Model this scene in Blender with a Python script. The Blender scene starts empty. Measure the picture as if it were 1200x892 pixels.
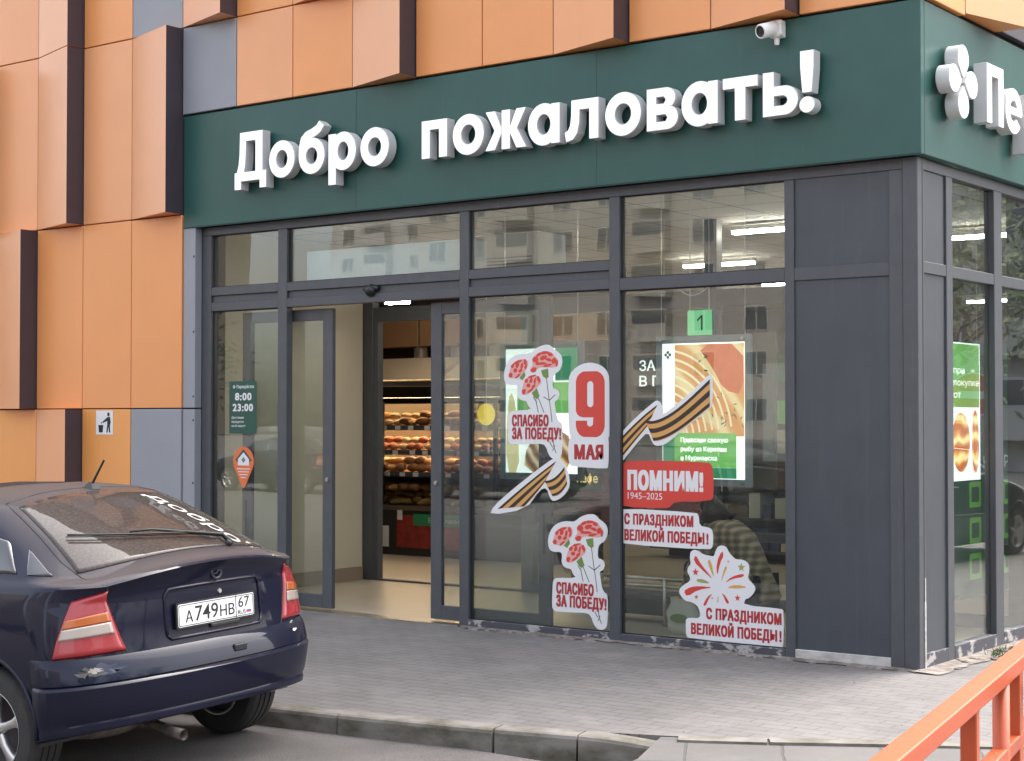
import bpy, bmesh, math, random
from mathutils import Vector, Matrix
from mathutils.geometry import tessellate_polygon
SC = bpy.context.scene
COL = SC.collection
random.seed(7)
rad = math.radians

# ------------------------------------------------------------------ camera, sky, sun, exposure
cam_data = bpy.data.cameras.new("camera")
cam = bpy.data.objects.new("camera", cam_data)
COL.objects.link(cam)
cam_data.sensor_width = 36.0
cam_data.lens = 58.05
cam_data.clip_start = 0.1
cam_data.clip_end = 2000
fwd = Vector((-0.60179449, 0.79832737, 0.02273314))
cam.location = (4.50839, -10.52718, 1.70)
cam.rotation_euler = fwd.to_track_quat('-Z', 'Y').to_euler()
SC.camera = cam

SUN_DIR = Vector((0.10, 0.56, 0.82)).normalized()
world = bpy.data.worlds.new("World")
SC.world = world
world.use_nodes = True
wn = world.node_tree
bg = wn.nodes["Background"]
sky = wn.nodes.new("ShaderNodeTexSky")
sky.sky_type = 'NISHITA'
sky.sun_disc = False
sky.sun_elevation = math.asin(SUN_DIR.z)
sky.sun_rotation = math.atan2(SUN_DIR.x, SUN_DIR.y)
sky.air_density = 1.0
sky.dust_density = 6.0
sky.ozone_density = 0.6
haze_sat = wn.nodes.new("ShaderNodeHueSaturation")      # thin overcast: a whiter sky
haze_sat.inputs["Saturation"].default_value = 0.42
wn.links.new(sky.outputs[0], haze_sat.inputs["Color"])
wn.links.new(haze_sat.outputs[0], bg.inputs[0])
bg.inputs[1].default_value = 0.15

sun_data = bpy.data.lights.new("sun", 'SUN')
sun_data.energy = 0.5
sun_data.angle = rad(80)
sun_data.color = (1.0, 0.93, 0.84)
sun = bpy.data.objects.new("sun", sun_data)
COL.objects.link(sun)
sun.rotation_euler = (-SUN_DIR).to_track_quat('-Z', 'Y').to_euler()

vs = SC.view_settings
vs.view_transform = 'Standard'
vs.look = 'None'
vs.exposure = 2.36
vs.gamma = 1.0
vs.use_curve_mapping = False
SC.cycles.use_denoising = True
SC.cycles.max_bounces = 8
SC.cycles.transparent_max_bounces = 24
SC.cycles.caustics_reflective = False
SC.cycles.caustics_refractive = False
SC.cycles.sample_clamp_indirect = 6.0

# ------------------------------------------------------------------ materials
def mat(name, col, rough=0.5, metal=0.0, coat=0.0, var=0.0, vscale=6.0, bump=0.0, bscale=40.0, emit=0.0, spec=0.5, rvar=0.0, streak=0.0):
    m = bpy.data.materials.new(name)
    m.use_nodes = True
    nt = m.node_tree
    b = nt.nodes["Principled BSDF"]
    b.inputs["Base Color"].default_value = (*col, 1)
    b.inputs["Roughness"].default_value = rough
    b.inputs["Metallic"].default_value = metal
    b.inputs["Coat Weight"].default_value = coat
    b.inputs["Coat Roughness"].default_value = 0.06
    b.inputs["Specular IOR Level"].default_value = spec
    tc = nt.nodes.new("ShaderNodeTexCoord")
    if var > 0 or rvar > 0:
        n = nt.nodes.new("ShaderNodeTexNoise")
        n.inputs["Scale"].default_value = vscale
        n.inputs["Detail"].default_value = 6
        n.inputs["Roughness"].default_value = 0.65
        nt.links.new(tc.outputs["Object"], n.inputs["Vector"])
        if var > 0:
            r = nt.nodes.new("ShaderNodeMapRange")
            r.inputs[1].default_value = 0.25; r.inputs[2].default_value = 0.75
            r.inputs[3].default_value = 1 - var; r.inputs[4].default_value = 1 + var
            nt.links.new(n.outputs[0], r.inputs[0])
            mx = nt.nodes.new("ShaderNodeVectorMath"); mx.operation = 'SCALE'
            mx.inputs[0].default_value = col
            nt.links.new(r.outputs[0], mx.inputs["Scale"])
            nt.links.new(mx.outputs[0], b.inputs["Base Color"])
        if rvar > 0:
            r2 = nt.nodes.new("ShaderNodeMapRange")
            r2.inputs[1].default_value = 0.3; r2.inputs[2].default_value = 0.7
            r2.inputs[3].default_value = max(0.02, rough - rvar); r2.inputs[4].default_value = min(1, rough + rvar)
            nt.links.new(n.outputs[0], r2.inputs[0])
            nt.links.new(r2.outputs[0], b.inputs["Roughness"])
    if streak > 0:
        mp = nt.nodes.new("ShaderNodeMapping"); mp.inputs["Scale"].default_value = (9.0, 9.0, 0.35)
        ns = nt.nodes.new("ShaderNodeTexNoise"); ns.inputs["Scale"].default_value = 2.2; ns.inputs["Detail"].default_value = 8; ns.inputs["Roughness"].default_value = 0.7
        nt.links.new(tc.outputs["Object"], mp.inputs[0]); nt.links.new(mp.outputs[0], ns.inputs["Vector"])
        rs_ = nt.nodes.new("ShaderNodeMapRange"); rs_.inputs[1].default_value = 0.56; rs_.inputs[2].default_value = 0.85; rs_.inputs[3].default_value = 0.0; rs_.inputs[4].default_value = streak
        nt.links.new(ns.outputs[0], rs_.inputs[0])
        mm = nt.nodes.new("ShaderNodeMix"); mm.data_type = 'RGBA'
        mm.inputs["B"].default_value = (0.26, 0.235, 0.215, 1)
        src = b.inputs["Base Color"].links[0].from_socket if b.inputs["Base Color"].links else None
        if src is not None: nt.links.new(src, mm.inputs["A"])
        else: mm.inputs["A"].default_value = (*col, 1)
        nt.links.new(rs_.outputs[0], mm.inputs["Factor"]); nt.links.new(mm.outputs["Result"], b.inputs["Base Color"])
    if bump > 0:
        n2 = nt.nodes.new("ShaderNodeTexNoise")
        n2.inputs["Scale"].default_value = bscale
        n2.inputs["Detail"].default_value = 5
        nt.links.new(tc.outputs["Object"], n2.inputs["Vector"])
        bp = nt.nodes.new("ShaderNodeBump")
        bp.inputs["Strength"].default_value = bump
        bp.inputs["Distance"].default_value = 0.01
        nt.links.new(n2.outputs[0], bp.inputs["Height"])
        nt.links.new(bp.outputs[0], b.inputs["Normal"])
    if emit > 0:
        b.inputs["Emission Color"].default_value = (*col, 1)
        b.inputs["Emission Strength"].default_value = emit
    return m

def glass(name, tint=(0.86, 0.90, 0.88), base=0.072, power=4.0, dust=0.03, rough=0.0):
    m = bpy.data.materials.new(name)
    m.use_nodes = True
    nt = m.node_tree
    nt.nodes.remove(nt.nodes["Principled BSDF"])
    out = nt.nodes["Material Output"]
    lw = nt.nodes.new("ShaderNodeLayerWeight"); lw.inputs[0].default_value = 0.5
    pw = nt.nodes.new("ShaderNodeMath"); pw.operation = 'POWER'; pw.inputs[1].default_value = power
    nt.links.new(lw.outputs["Facing"], pw.inputs[0])
    ma = nt.nodes.new("ShaderNodeMath"); ma.operation = 'MULTIPLY_ADD'
    ma.inputs[1].default_value = 1 - base; ma.inputs[2].default_value = base
    nt.links.new(pw.outputs[0], ma.inputs[0])
    tr = nt.nodes.new("ShaderNodeBsdfTransparent"); tr.inputs[0].default_value = (*tint, 1)
    gl = nt.nodes.new("ShaderNodeBsdfGlossy"); gl.inputs["Roughness"].default_value = rough
    gl.inputs["Color"].default_value = (1, 1, 1, 1)
    df = nt.nodes.new("ShaderNodeBsdfDiffuse"); df.inputs[0].default_value = (0.45, 0.42, 0.38, 1)
    m1 = nt.nodes.new("ShaderNodeMixShader"); m2 = nt.nodes.new("ShaderNodeMixShader")
    if dust > 0:
        tc = nt.nodes.new("ShaderNodeTexCoord")
        n = nt.nodes.new("ShaderNodeTexNoise"); n.inputs["Scale"].default_value = 3.0; n.inputs["Detail"].default_value = 8
        nt.links.new(tc.outputs["Object"], n.inputs["Vector"])
        r = nt.nodes.new("ShaderNodeMapRange")
        r.inputs[1].default_value = 0.3; r.inputs[2].default_value = 0.75
        r.inputs[3].default_value = dust * 0.4; r.inputs[4].default_value = dust * 1.6
        nt.links.new(n.outputs[0], r.inputs[0])
        nt.links.new(r.outputs[0], m1.inputs[0])
        # faint long waviness of real panes
        bp = nt.nodes.new("ShaderNodeBump"); bp.inputs["Strength"].default_value = 0.006; bp.inputs["Distance"].default_value = 0.1
        n3 = nt.nodes.new("ShaderNodeTexNoise"); n3.inputs["Scale"].default_value = 1.6; n3.inputs["Detail"].default_value = 1
        nt.links.new(tc.outputs["Object"], n3.inputs["Vector"])
        nt.links.new(n3.outputs[0], bp.inputs["Height"]); nt.links.new(bp.outputs[0], gl.inputs["Normal"])
    else:
        m1.inputs[0].default_value = 0.0
    nt.links.new(tr.outputs[0], m1.inputs[1]); nt.links.new(df.outputs[0], m1.inputs[2])
    nt.links.new(ma.outputs[0], m2.inputs[0])
    nt.links.new(m1.outputs[0], m2.inputs[1]); nt.links.new(gl.outputs[0], m2.inputs[2])
    nt.links.new(m2.outputs[0], out.inputs[0])
    return m

def patchy(name, ca, cb, scale=6.0, thr=0.5, soft=0.06, rough=0.7, stretch=(1, 1, 1), bump=0.2):
    m = bpy.data.materials.new(name); m.use_nodes = True
    nt = m.node_tree; b = nt.nodes["Principled BSDF"]
    tc = nt.nodes.new("ShaderNodeTexCoord"); mp = nt.nodes.new("ShaderNodeMapping")
    mp.inputs["Scale"].default_value = stretch
    n = nt.nodes.new("ShaderNodeTexNoise"); n.inputs["Scale"].default_value = scale; n.inputs["Detail"].default_value = 7; n.inputs["Roughness"].default_value = 0.6
    nt.links.new(tc.outputs["Object"], mp.inputs[0]); nt.links.new(mp.outputs[0], n.inputs["Vector"])
    cr = nt.nodes.new("ShaderNodeValToRGB")
    cr.color_ramp.elements[0].position = thr - soft; cr.color_ramp.elements[0].color = (*ca, 1)
    cr.color_ramp.elements[1].position = thr + soft; cr.color_ramp.elements[1].color = (*cb, 1)
    nt.links.new(n.outputs[0], cr.inputs[0]); nt.links.new(cr.outputs[0], b.inputs["Base Color"])
    b.inputs["Roughness"].default_value = rough
    bp = nt.nodes.new("ShaderNodeBump"); bp.inputs["Strength"].default_value = bump; bp.inputs["Distance"].default_value = 0.01
    nt.links.new(n.outputs[0], bp.inputs["Height"]); nt.links.new(bp.outputs[0], b.inputs["Normal"])
    return m

def brickmat(name, c1, c2, mortar, w, h, msize, rough=0.8, rot=0.0, var=0.15, bump=0.35, offset=0.5, stain=0.0):
    m = bpy.data.materials.new(name); m.use_nodes = True
    nt = m.node_tree; b = nt.nodes["Principled BSDF"]
    tc = nt.nodes.new("ShaderNodeTexCoord"); mp = nt.nodes.new("ShaderNodeMapping"); mp.inputs["Rotation"].default_value = (0, 0, rot)
    nt.links.new(tc.outputs["Object"], mp.inputs[0])
    # slightly uneven laying
    nz = nt.nodes.new("ShaderNodeTexNoise"); nz.inputs["Scale"].default_value = 2.5; nz.inputs["Detail"].default_value = 2
    nt.links.new(tc.outputs["Object"], nz.inputs["Vector"])
    sc = nt.nodes.new("ShaderNodeVectorMath"); sc.operation = 'SCALE'; sc.inputs["Scale"].default_value = 0.04
    nt.links.new(nz.outputs["Color"], sc.inputs[0])
    ad = nt.nodes.new("ShaderNodeVectorMath"); ad.operation = 'ADD'
    nt.links.new(mp.outputs[0], ad.inputs[0]); nt.links.new(sc.outputs[0], ad.inputs[1])
    br = nt.nodes.new("ShaderNodeTexBrick")
    br.offset = offset
    br.inputs["Color1"].default_value = (*c1, 1); br.inputs["Color2"].default_value = (*c2, 1); br.inputs["Mortar"].default_value = (*mortar, 1)
    br.inputs["Scale"].default_value = 1.0; br.inputs["Brick Width"].default_value = w; br.inputs["Row Height"].default_value = h
    br.inputs["Mortar Size"].default_value = msize; br.inputs["Mortar Smooth"].default_value = 0.3
    nt.links.new(ad.outputs[0], br.inputs["Vector"])
    n = nt.nodes.new("ShaderNodeTexNoise"); n.inputs["Scale"].default_value = 0.9; n.inputs["Detail"].default_value = 9; n.inputs["Roughness"].default_value = 0.68
    nt.links.new(tc.outputs["Object"], n.inputs["Vector"])
    r = nt.nodes.new("ShaderNodeMapRange"); r.inputs[1].default_value = 0.25; r.inputs[2].default_value = 0.75
    r.inputs[3].default_value = 1 - var; r.inputs[4].default_value = 1 + var
    nt.links.new(n.outputs[0], r.inputs[0])
    mx = nt.nodes.new("ShaderNodeVectorMath"); mx.operation = 'SCALE'
    nt.links.new(br.outputs["Color"], mx.inputs[0]); nt.links.new(r.outputs[0], mx.inputs["Scale"])
    st = nt.nodes.new("ShaderNodeTexNoise"); st.inputs["Scale"].default_value = 2.3; st.inputs["Detail"].default_value = 10; st.inputs["Roughness"].default_value = 0.75
    nt.links.new(tc.outputs["Object"], st.inputs["Vector"])
    sr = nt.nodes.new("ShaderNodeMapRange"); sr.inputs[1].default_value = 0.50; sr.inputs[2].default_value = 0.72; sr.inputs[3].default_value = 0.0; sr.inputs[4].default_value = stain
    nt.links.new(st.outputs[0], sr.inputs[0])
    sm = nt.nodes.new("ShaderNodeMix"); sm.data_type = 'RGBA'; sm.inputs["B"].default_value = tuple(c * 1.25 for c in c2) + (1,)
    nt.links.new(mx.outputs[0], sm.inputs["A"]); nt.links.new(sr.outputs[0], sm.inputs["Factor"])
    nt.links.new(sm.outputs["Result"], b.inputs["Base Color"])
    b.inputs["Roughness"].default_value = rough
    n2 = nt.nodes.new("ShaderNodeTexNoise"); n2.inputs["Scale"].default_value = 90; n2.inputs["Detail"].default_value = 3
    nt.links.new(tc.outputs["Object"], n2.inputs["Vector"])
    sub = nt.nodes.new("ShaderNodeMath"); sub.operation = 'MULTIPLY_ADD'; sub.inputs[1].default_value = -1.0
    nt.links.new(br.outputs["Fac"], sub.inputs[0])
    m3 = nt.nodes.new("ShaderNodeMath"); m3.operation = 'MULTIPLY'; m3.inputs[1].default_value = 0.25
    nt.links.new(n2.outputs[0], m3.inputs[0]); nt.links.new(m3.outputs[0], sub.inputs[2])
    bp = nt.nodes.new("ShaderNodeBump"); bp.inputs["Strength"].default_value = bump; bp.inputs["Distance"].default_value = 0.008
    nt.links.new(sub.outputs[0], bp.inputs["Height"]); nt.links.new(bp.outputs[0], b.inputs["Normal"])
    return m

M = {}
M['orange'] = mat('orange_panel', (0.78, 0.312, 0.104), 0.33, var=0.05, vscale=1.3, spec=0.7, streak=0.12, bump=0.06, bscale=1.6)
M['orange_b'] = mat('orange_panel_sky_sheen', (0.78, 0.350, 0.155), 0.33, var=0.05, vscale=1.6, spec=0.7, streak=0.12, bump=0.06, bscale=1.6)  # paler orange: sky sheen of folded and upper panels put into the colour
M['orange_c'] = mat('orange_panel_warm', (0.78, 0.325, 0.088), 0.33, var=0.06, vscale=1.1, spec=0.7, streak=0.12, bump=0.06, bscale=1.6)
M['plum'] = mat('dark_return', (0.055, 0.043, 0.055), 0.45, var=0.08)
M['greypan'] = mat('grey_blue_panel', (0.275, 0.285, 0.310), 0.4, var=0.05, vscale=2)
M['green'] = mat('fascia_green', (0.024, 0.086, 0.074), 0.36, var=0.10, vscale=2.2, spec=0.45, streak=0.10, bump=0.05, bscale=1.2)
M['frame'] = mat('anthracite_frame', (0.070, 0.074, 0.083), 0.42, var=0.12, vscale=9, streak=0.22)
M['darkpan'] = mat('anthracite_panel', (0.055, 0.061, 0.072), 0.42, var=0.14, vscale=2.5, streak=0.16, bump=0.05, bscale=1.5)
M['gasket'] = mat('black_gasket', (0.012, 0.012, 0.013), 0.6)
M['white'] = mat('white_letter', (0.60, 0.60, 0.60), 0.45, streak=0.15)
M['face'] = mat('letter_face_added_glow', (0.86, 0.86, 0.85), 0.35, emit=0.10)
M['lobby'] = mat('lobby_lamp', (1.0, 0.93, 0.80), 0.5, emit=30.0)
M['whitepaint'] = mat('white_paint', (0.80, 0.79, 0.77), 0.5, var=0.04)
M['backwall'] = mat('dark_back', (0.02, 0.015, 0.013), 0.8)
M['glass'] = glass('shop_glass', rough=0.008)
M['glass_in'] = glass('inner_glass', dust=0.0, base=0.03)
M['paving'] = brickmat('grey_pavers', (0.128, 0.119, 0.114), (0.148, 0.138, 0.131), (0.092, 0.085, 0.081), 0.20, 0.10, 0.006, rough=0.85, rot=rad(0.0), var=0.24, bump=0.40, stain=0.85)
M['slab'] = brickmat('grey_slabs', (0.096, 0.090, 0.086), (0.112, 0.105, 0.100), (0.07, 0.066, 0.063), 0.5, 0.5, 0.010, rough=0.85, rot=rad(-30), var=0.22, bump=0.6, offset=0.0, stain=0.6)
M['asphalt'] = mat('asphalt', (0.112, 0.102, 0.097), 0.9, var=0.30, vscale=1.6, bump=0.8, bscale=110)
M['kerb'] = patchy('kerb_concrete', (0.070, 0.064, 0.040), (0.200, 0.184, 0.165), 4.5, 0.46, 0.16, 0.9, (1, 1, 2.2), 0.5)
M['mortar'] = patchy('crumbling_mortar', (0.11, 0.088, 0.072), (0.27, 0.24, 0.215), 9, 0.5, 0.15, 0.95, (1, 1, 1), 0.6)
M['peel'] = patchy('peeling_paint', (0.06, 0.06, 0.072), (0.36, 0.345, 0.33), 7.0, 0.575, 0.03, 0.6, (1, 1, 1.6), 0.3)
M['bare'] = patchy('bare_strip', (0.33, 0.31, 0.29), (0.52, 0.50, 0.48), 7, 0.45, 0.15, 0.8, (1, 1, 3), 0.3)
M['black'] = mat('black_plastic', (0.012, 0.012, 0.013), 0.4)
M['steel'] = mat('brushed_steel', (0.55, 0.52, 0.48), 0.3, 1.0, var=0.05)
M['railing'] = patchy('orange_railing_paint', (0.12, 0.05, 0.03), (0.40, 0.066, 0.018), 16, 0.285, 0.02, 0.42, (1, 1, 1), 0.12)
M['cream'] = mat('cream_wall', (0.60, 0.53, 0.41), 0.6, var=0.04, vscale=1.5)
M['tan'] = mat('tan_skirting', (0.30, 0.23, 0.16), 0.5)
M['floor'] = brickmat('store_tile_floor', (0.50, 0.42, 0.32), (0.53, 0.45, 0.35), (0.36, 0.30, 0.23), 0.6, 0.6, 0.004, rough=0.3, var=0.06, bump=0.05, offset=0.0)
M['ceil'] = brickmat('ceiling_tiles', (0.55, 0.52, 0.48), (0.57, 0.54, 0.50), (0.20, 0.19, 0.18), 0.6, 0.6, 0.012, rough=0.8, var=0.05, bump=0.05, offset=0.0)
M['tube'] = mat('light_tube', (1.0, 0.93, 0.82), 0.5, emit=13.0)
M['warmlamp'] = mat('display_lamp', (1.0, 0.74, 0.42), 0.5, emit=7.0)
M['wood'] = mat('wood_panel', (0.38, 0.21, 0.10), 0.45, var=0.12, vscale=5)
M['storewall'] = mat('store_wall', (0.16, 0.13, 0.12), 0.7, var=0.1, vscale=2)
M['darkgreen'] = mat('dark_green_board', (0.016, 0.072, 0.050), 0.5)
M['lime'] = mat('lime_green', (0.16, 0.50, 0.07), 0.45)
M['midgreen'] = mat('mid_green', (0.03, 0.27, 0.11), 0.45)
M['red'] = mat('sticker_red', (0.50, 0.035, 0.030), 0.35)
M['redtext'] = mat('red_print', (0.40, 0.032, 0.035), 0.4)
M['poppy'] = mat('poppy_red', (0.60, 0.060, 0.045), 0.35)
M['sticker'] = mat('sticker_white', (0.72, 0.715, 0.72), 0.3)
M['pinkp'] = mat('pale_pink', (0.72, 0.36, 0.33), 0.4)
M['sepal'] = mat('sepal_green', (0.16, 0.24, 0.06), 0.5)
M['stem'] = mat('stem_green', (0.10, 0.13, 0.10), 0.5)
M['gold'] = mat('ribbon_gold', (0.62, 0.33, 0.10), 0.45)
M['ribblack'] = mat('ribbon_black', (0.035, 0.020, 0.015), 0.5)
M['olive'] = mat('olive_print', (0.30, 0.32, 0.10), 0.5)
M['orangeprint'] = mat('orange_print', (0.70, 0.16, 0.05), 0.4)
M['concrete'] = mat('facade_beige', (0.42, 0.36, 0.30), 0.85, var=0.12, vscale=0.4)

# ------------------------------------------------------------------ helpers
def tag(o, label=None, cat=None, group=None, kind=None):
    if label: o['label'] = label
    if cat: o['category'] = cat
    if group: o['group'] = group
    if kind: o['kind'] = kind
    return o

def thing(name, label, cat, loc=(0, 0, 0), rz=0.0, group=None):
    o = bpy.data.objects.new(name, None)
    COL.objects.link(o)
    o.empty_display_size = 0.2
    o.location = loc
    o.rotation_euler = (0, 0, rz)
    return tag(o, label, cat, group)

class MB:
    def __init__(self): self.v = []; self.f = []; self.mi = []; self.cur = 0
    def add(self, vs_, fs):
        n = len(self.v); self.v += [tuple(p) for p in vs_]
        for f in fs: self.f.append(tuple(i + n for i in f)); self.mi.append(self.cur)
        return self
    def box(self, x0, x1, y0, y1, z0, z1, mtx=None):
        p = [Vector(q) for q in ((x0, y0, z0), (x1, y0, z0), (x1, y1, z0), (x0, y1, z0), (x0, y0, z1), (x1, y0, z1), (x1, y1, z1), (x0, y1, z1))]
        if mtx is not None: p = [mtx @ q for q in p]
        return self.add(p, [(0, 3, 2, 1), (4, 5, 6, 7), (0, 1, 5, 4), (1, 2, 6, 5), (2, 3, 7, 6), (3, 0, 4, 7)])
    def tube(self, pts, r, n=8, caps=True):
        pts = [Vector(p) for p in pts]
        rs = r if isinstance(r, (list, tuple)) else [r] * len(pts)
        rings = []
        for i, p in enumerate(pts):
            d = (pts[min(i + 1, len(pts) - 1)] - pts[max(i - 1, 0)]).normalized()
            a = d.orthogonal().normalized() if i == 0 else (prev - d * prev.dot(d)).normalized()
            prev = a; b = d.cross(a)
            rings.append([p + (a * math.cos(2 * math.pi * k / n) + b * math.sin(2 * math.pi * k / n)) * rs[i] for k in range(n)])
        vs_ = [q for r_ in rings for q in r_]; fs = []
        for i in range(len(rings) - 1):
            for k in range(n):
                fs.append((i * n + k, i * n + (k + 1) % n, (i + 1) * n + (k + 1) % n, (i + 1) * n + k))
        if caps:
            fs.append(tuple(range(n))[::-1]); fs.append(tuple(range((len(rings) - 1) * n, len(rings) * n)))
        return self.add(vs_, fs)
    def lathe(self, prof, c, axis, n=32):
        """prof: (radius, along-axis) pairs"""
        c = Vector(c); d = Vector(axis).normalized(); a = d.orthogonal().normalized(); b = d.cross(a)
        vs_ = []; fs = []
        for (r, h) in prof:
            for k in range(n):
                t = 2 * math.pi * k / n
                vs_.append(c + d * h + (a * math.cos(t) + b * math.sin(t)) * r)
        for i in range(len(prof) - 1):
            for k in range(n):
                fs.append((i * n + k, i * n + (k + 1) % n, (i + 1) * n + (k + 1) % n, (i + 1) * n + k))
        return self.add(vs_, fs)
    def plate(self, outlines, fr, d0, d1):
        """polygon (first outline, rest holes) in frame fr=(origin,U,V,N), from depth d0 (back) to d1 (front) along N"""
        o, U, V, N = fr
        ol = [list(q) for q in outlines]
        def area(p): return sum(p[i][0] * p[(i + 1) % len(p)][1] - p[(i + 1) % len(p)][0] * p[i][1] for i in range(len(p)))
        if area(ol[0]) < 0: ol[0].reverse()
        for h in ol[1:]:
            if area(h) > 0: h.reverse()
        flat = [p for q in ol for p in q]
        tris = tessellate_polygon([[Vector((x, y, 0)) for x, y in q] for q in ol])
        n = len(flat)
        P = lambda x, y, d: o + U * x + V * y + N * d
        vs_ = [P(x, y, d1) for x, y in flat] + [P(x, y, d0) for x, y in flat]
        fs = []
        for t in tris:
            a, b_, c = t
            ar = (flat[b_][0] - flat[a][0]) * (flat[c][1] - flat[a][1]) - (flat[c][0] - flat[a][0]) * (flat[b_][1] - flat[a][1])
            if abs(ar) < 1e-12: continue
            if ar < 0: b_, c = c, b_
            fs.append((a, b_, c)); fs.append((a + n, c + n, b_ + n))
        k = 0
        for q in ol:
            L = len(q)
            for i in range(L):
                i2 = (i + 1) % L
                fs.append((k + i, k + n + i, k + n + i2, k + i2))
            k += L
        return self.add(vs_, fs)
    def build(self, name, m, parent=None, origin=None, bevel=0.0, smooth=False, seg=1):
        if origin is None and parent is not None:
            root = parent
            while root.parent is not None: root = root.parent
            origin = root.location
        o_ = Vector(origin) if origin is not None else Vector((0, 0, 0))
        me = bpy.data.meshes.new(name)
        me.from_pydata([tuple(Vector(p) - o_) for p in self.v], [], self.f)
        ms = m if isinstance(m, (list, tuple)) else [m]
        for x in ms: me.materials.append(x)
        if len(ms) > 1:
            for p, i in zip(me.polygons, self.mi): p.material_index = i
        bm = bmesh.new(); bm.from_mesh(me)
        bmesh.ops.recalc_face_normals(bm, faces=bm.faces)
        bm.to_mesh(me); bm.free()
        if smooth:
            for p in me.polygons: p.use_smooth = True
        me.update()
        ob = bpy.data.objects.new(name, me)
        COL.objects.link(ob)
        if parent is not None:
            ob.parent = parent
        else:
            ob.location = o_
        if bevel > 0:
            bv = ob.modifiers.new("bevel", 'BEVEL'); bv.width = bevel; bv.segments = seg; bv.limit_method = 'ANGLE'; bv.angle_limit = rad(40)
        return ob

X_, Y_, Z_ = Vector((1, 0, 0)), Vector((0, 1, 0)), Vector((0, 0, 1))
def front_frame(y): return (Vector((0, y, 0)), X_, Z_, -Y_)
def side_frame(x): return (Vector((x, 0, 0)), Y_, Z_, X_)

def rrect(x0, x1, z0, z1, r, n=5):
    pts = []
    for cx, cz, a0 in ((x1 - r, z1 - r, 0), (x0 + r, z1 - r, 90), (x0 + r, z0 + r, 180), (x1 - r, z0 + r, 270)):
        for k in range(n + 1):
            a = rad(a0 + 90 * k / n); pts.append((cx + r * math.cos(a), cz + r * math.sin(a)))
    return pts
def ell(cx, cz, rx, rz, n=28, a0=0, a1=360):
    m = n if a1 - a0 >= 360 else n + 1
    return [(cx + rx * math.cos(rad(a0 + (a1 - a0) * k / n)), cz + rz * math.sin(rad(a0 + (a1 - a0) * k / n))) for k in range(m)]
def smooth_poly(p, it=2):
    for _ in range(it):
        q = []
        for i in range(len(p)):
            a, b = p[i], p[(i + 1) % len(p)]
            q += [(a[0] * .75 + b[0] * .25, a[1] * .75 + b[1] * .25), (a[0] * .25 + b[0] * .75, a[1] * .25 + b[1] * .75)]
        p = q
    return p

_cap = {}
def text_tris(body, off=0.0, res=3, sp=1.0):
    cu = bpy.data.curves.new("t", 'FONT')
    cu.body = body; cu.size = 1.0; cu.offset = off; cu.resolution_u = res; cu.space_character = sp
    ob = bpy.data.objects.new("t", cu)
    COL.objects.link(ob)
    dg = bpy.context.evaluated_depsgraph_get()
    ev = ob.evaluated_get(dg)
    me = ev.to_mesh()
    vs_ = [(v.co.x, v.co.y) for v in me.vertices]
    fs = [tuple(p.vertices) for p in me.polygons]
    ev.to_mesh_clear()
    bpy.data.objects.remove(ob); bpy.data.curves.remove(cu)
    return vs_, fs
def capheight(off):
    if off not in _cap:
        vs_, _ = text_tris("Н", off)
        ys = [v[1] for v in vs_]; _cap[off] = (min(ys), max(ys))
    return _cap[off]
def text(mb, body, fr, x0, x1, zb, cap, d, off=0.02, thick=0.0012, bold=0.0):
    """writing between x0 and x1, on baseline zb, capital height cap, front at depth d; bold thickens the strokes by that many metres"""
    vs_, fs = text_tris(body, off, 3, 1.0 if bold == 0 else 1.15)
    if not vs_: return
    lo, hi = capheight(off)
    mn = min(v[0] for v in vs_); mx_ = max(v[0] for v in vs_)
    x0 += bold; x1 -= bold; zb += bold * 0.6; cap -= bold * 1.2
    sx = (x1 - x0) / (mx_ - mn); sz = cap / (hi - lo)
    o, U, V, N = fr
    base = len(vs_)
    sh = [(0, 0)] if bold == 0 else [(-1, -0.6), (1, -0.6), (-1, 0.6), (1, 0.6), (0, 0), (-0.5, 0), (0.5, 0)]
    for i, (a, c) in enumerate(sh):
        dd = d + i * 0.00006
        P = [o + U * (x0 + (x - mn) * sx + a * bold) + V * (zb + (y - lo) * sz + c * bold) + N * dd for x, y in vs_]
        if i == 0:
            Q = [p - N * thick for p in P]
            mb.add(P + Q, list(fs) + [tuple(j + base for j in reversed(f)) for f in fs])
        else: mb.add(P, fs)

# sticker outlines (metres)
CARN=[(0.119,0.455),(0.069,0.446),(0.019,0.425),(-0.025,0.393),(-0.057,0.389),(-0.108,0.392),(-0.172,0.379),(-0.224,0.354),(-0.262,0.310),(-0.282,0.257),(-0.286,0.204),(-0.269,0.158),(-0.224,0.144),(-0.159,0.149),(-0.149,0.116),(-0.157,0.074),(-0.140,0.039),(-0.108,0.025),(-0.064,0.022),(-0.051,-0.014),(-0.013,-0.048),(-0.198,-0.055),(-0.230,-0.071),(-0.239,-0.098),(-0.243,-0.171),(-0.247,-0.276),(-0.237,-0.307),(-0.205,-0.320),(-0.045,-0.316),(0.093,-0.310),(0.125,-0.338),(0.143,-0.383),(0.168,-0.417),(0.205,-0.432),(0.242,-0.427),(0.269,-0.404),(0.278,-0.343),(0.280,-0.159),(0.243,-0.140),(0.224,-0.101),(0.212,-0.040),(0.203,0.016),(0.237,0.028),(0.253,0.065),(0.246,0.095),(0.218,0.112),(0.187,0.115),(0.188,0.195),(0.206,0.227),(0.250,0.249),(0.274,0.291),(0.280,0.333),(0.268,0.373),(0.231,0.402),(0.200,0.417),(0.176,0.441),(0.151,0.453)]
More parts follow.
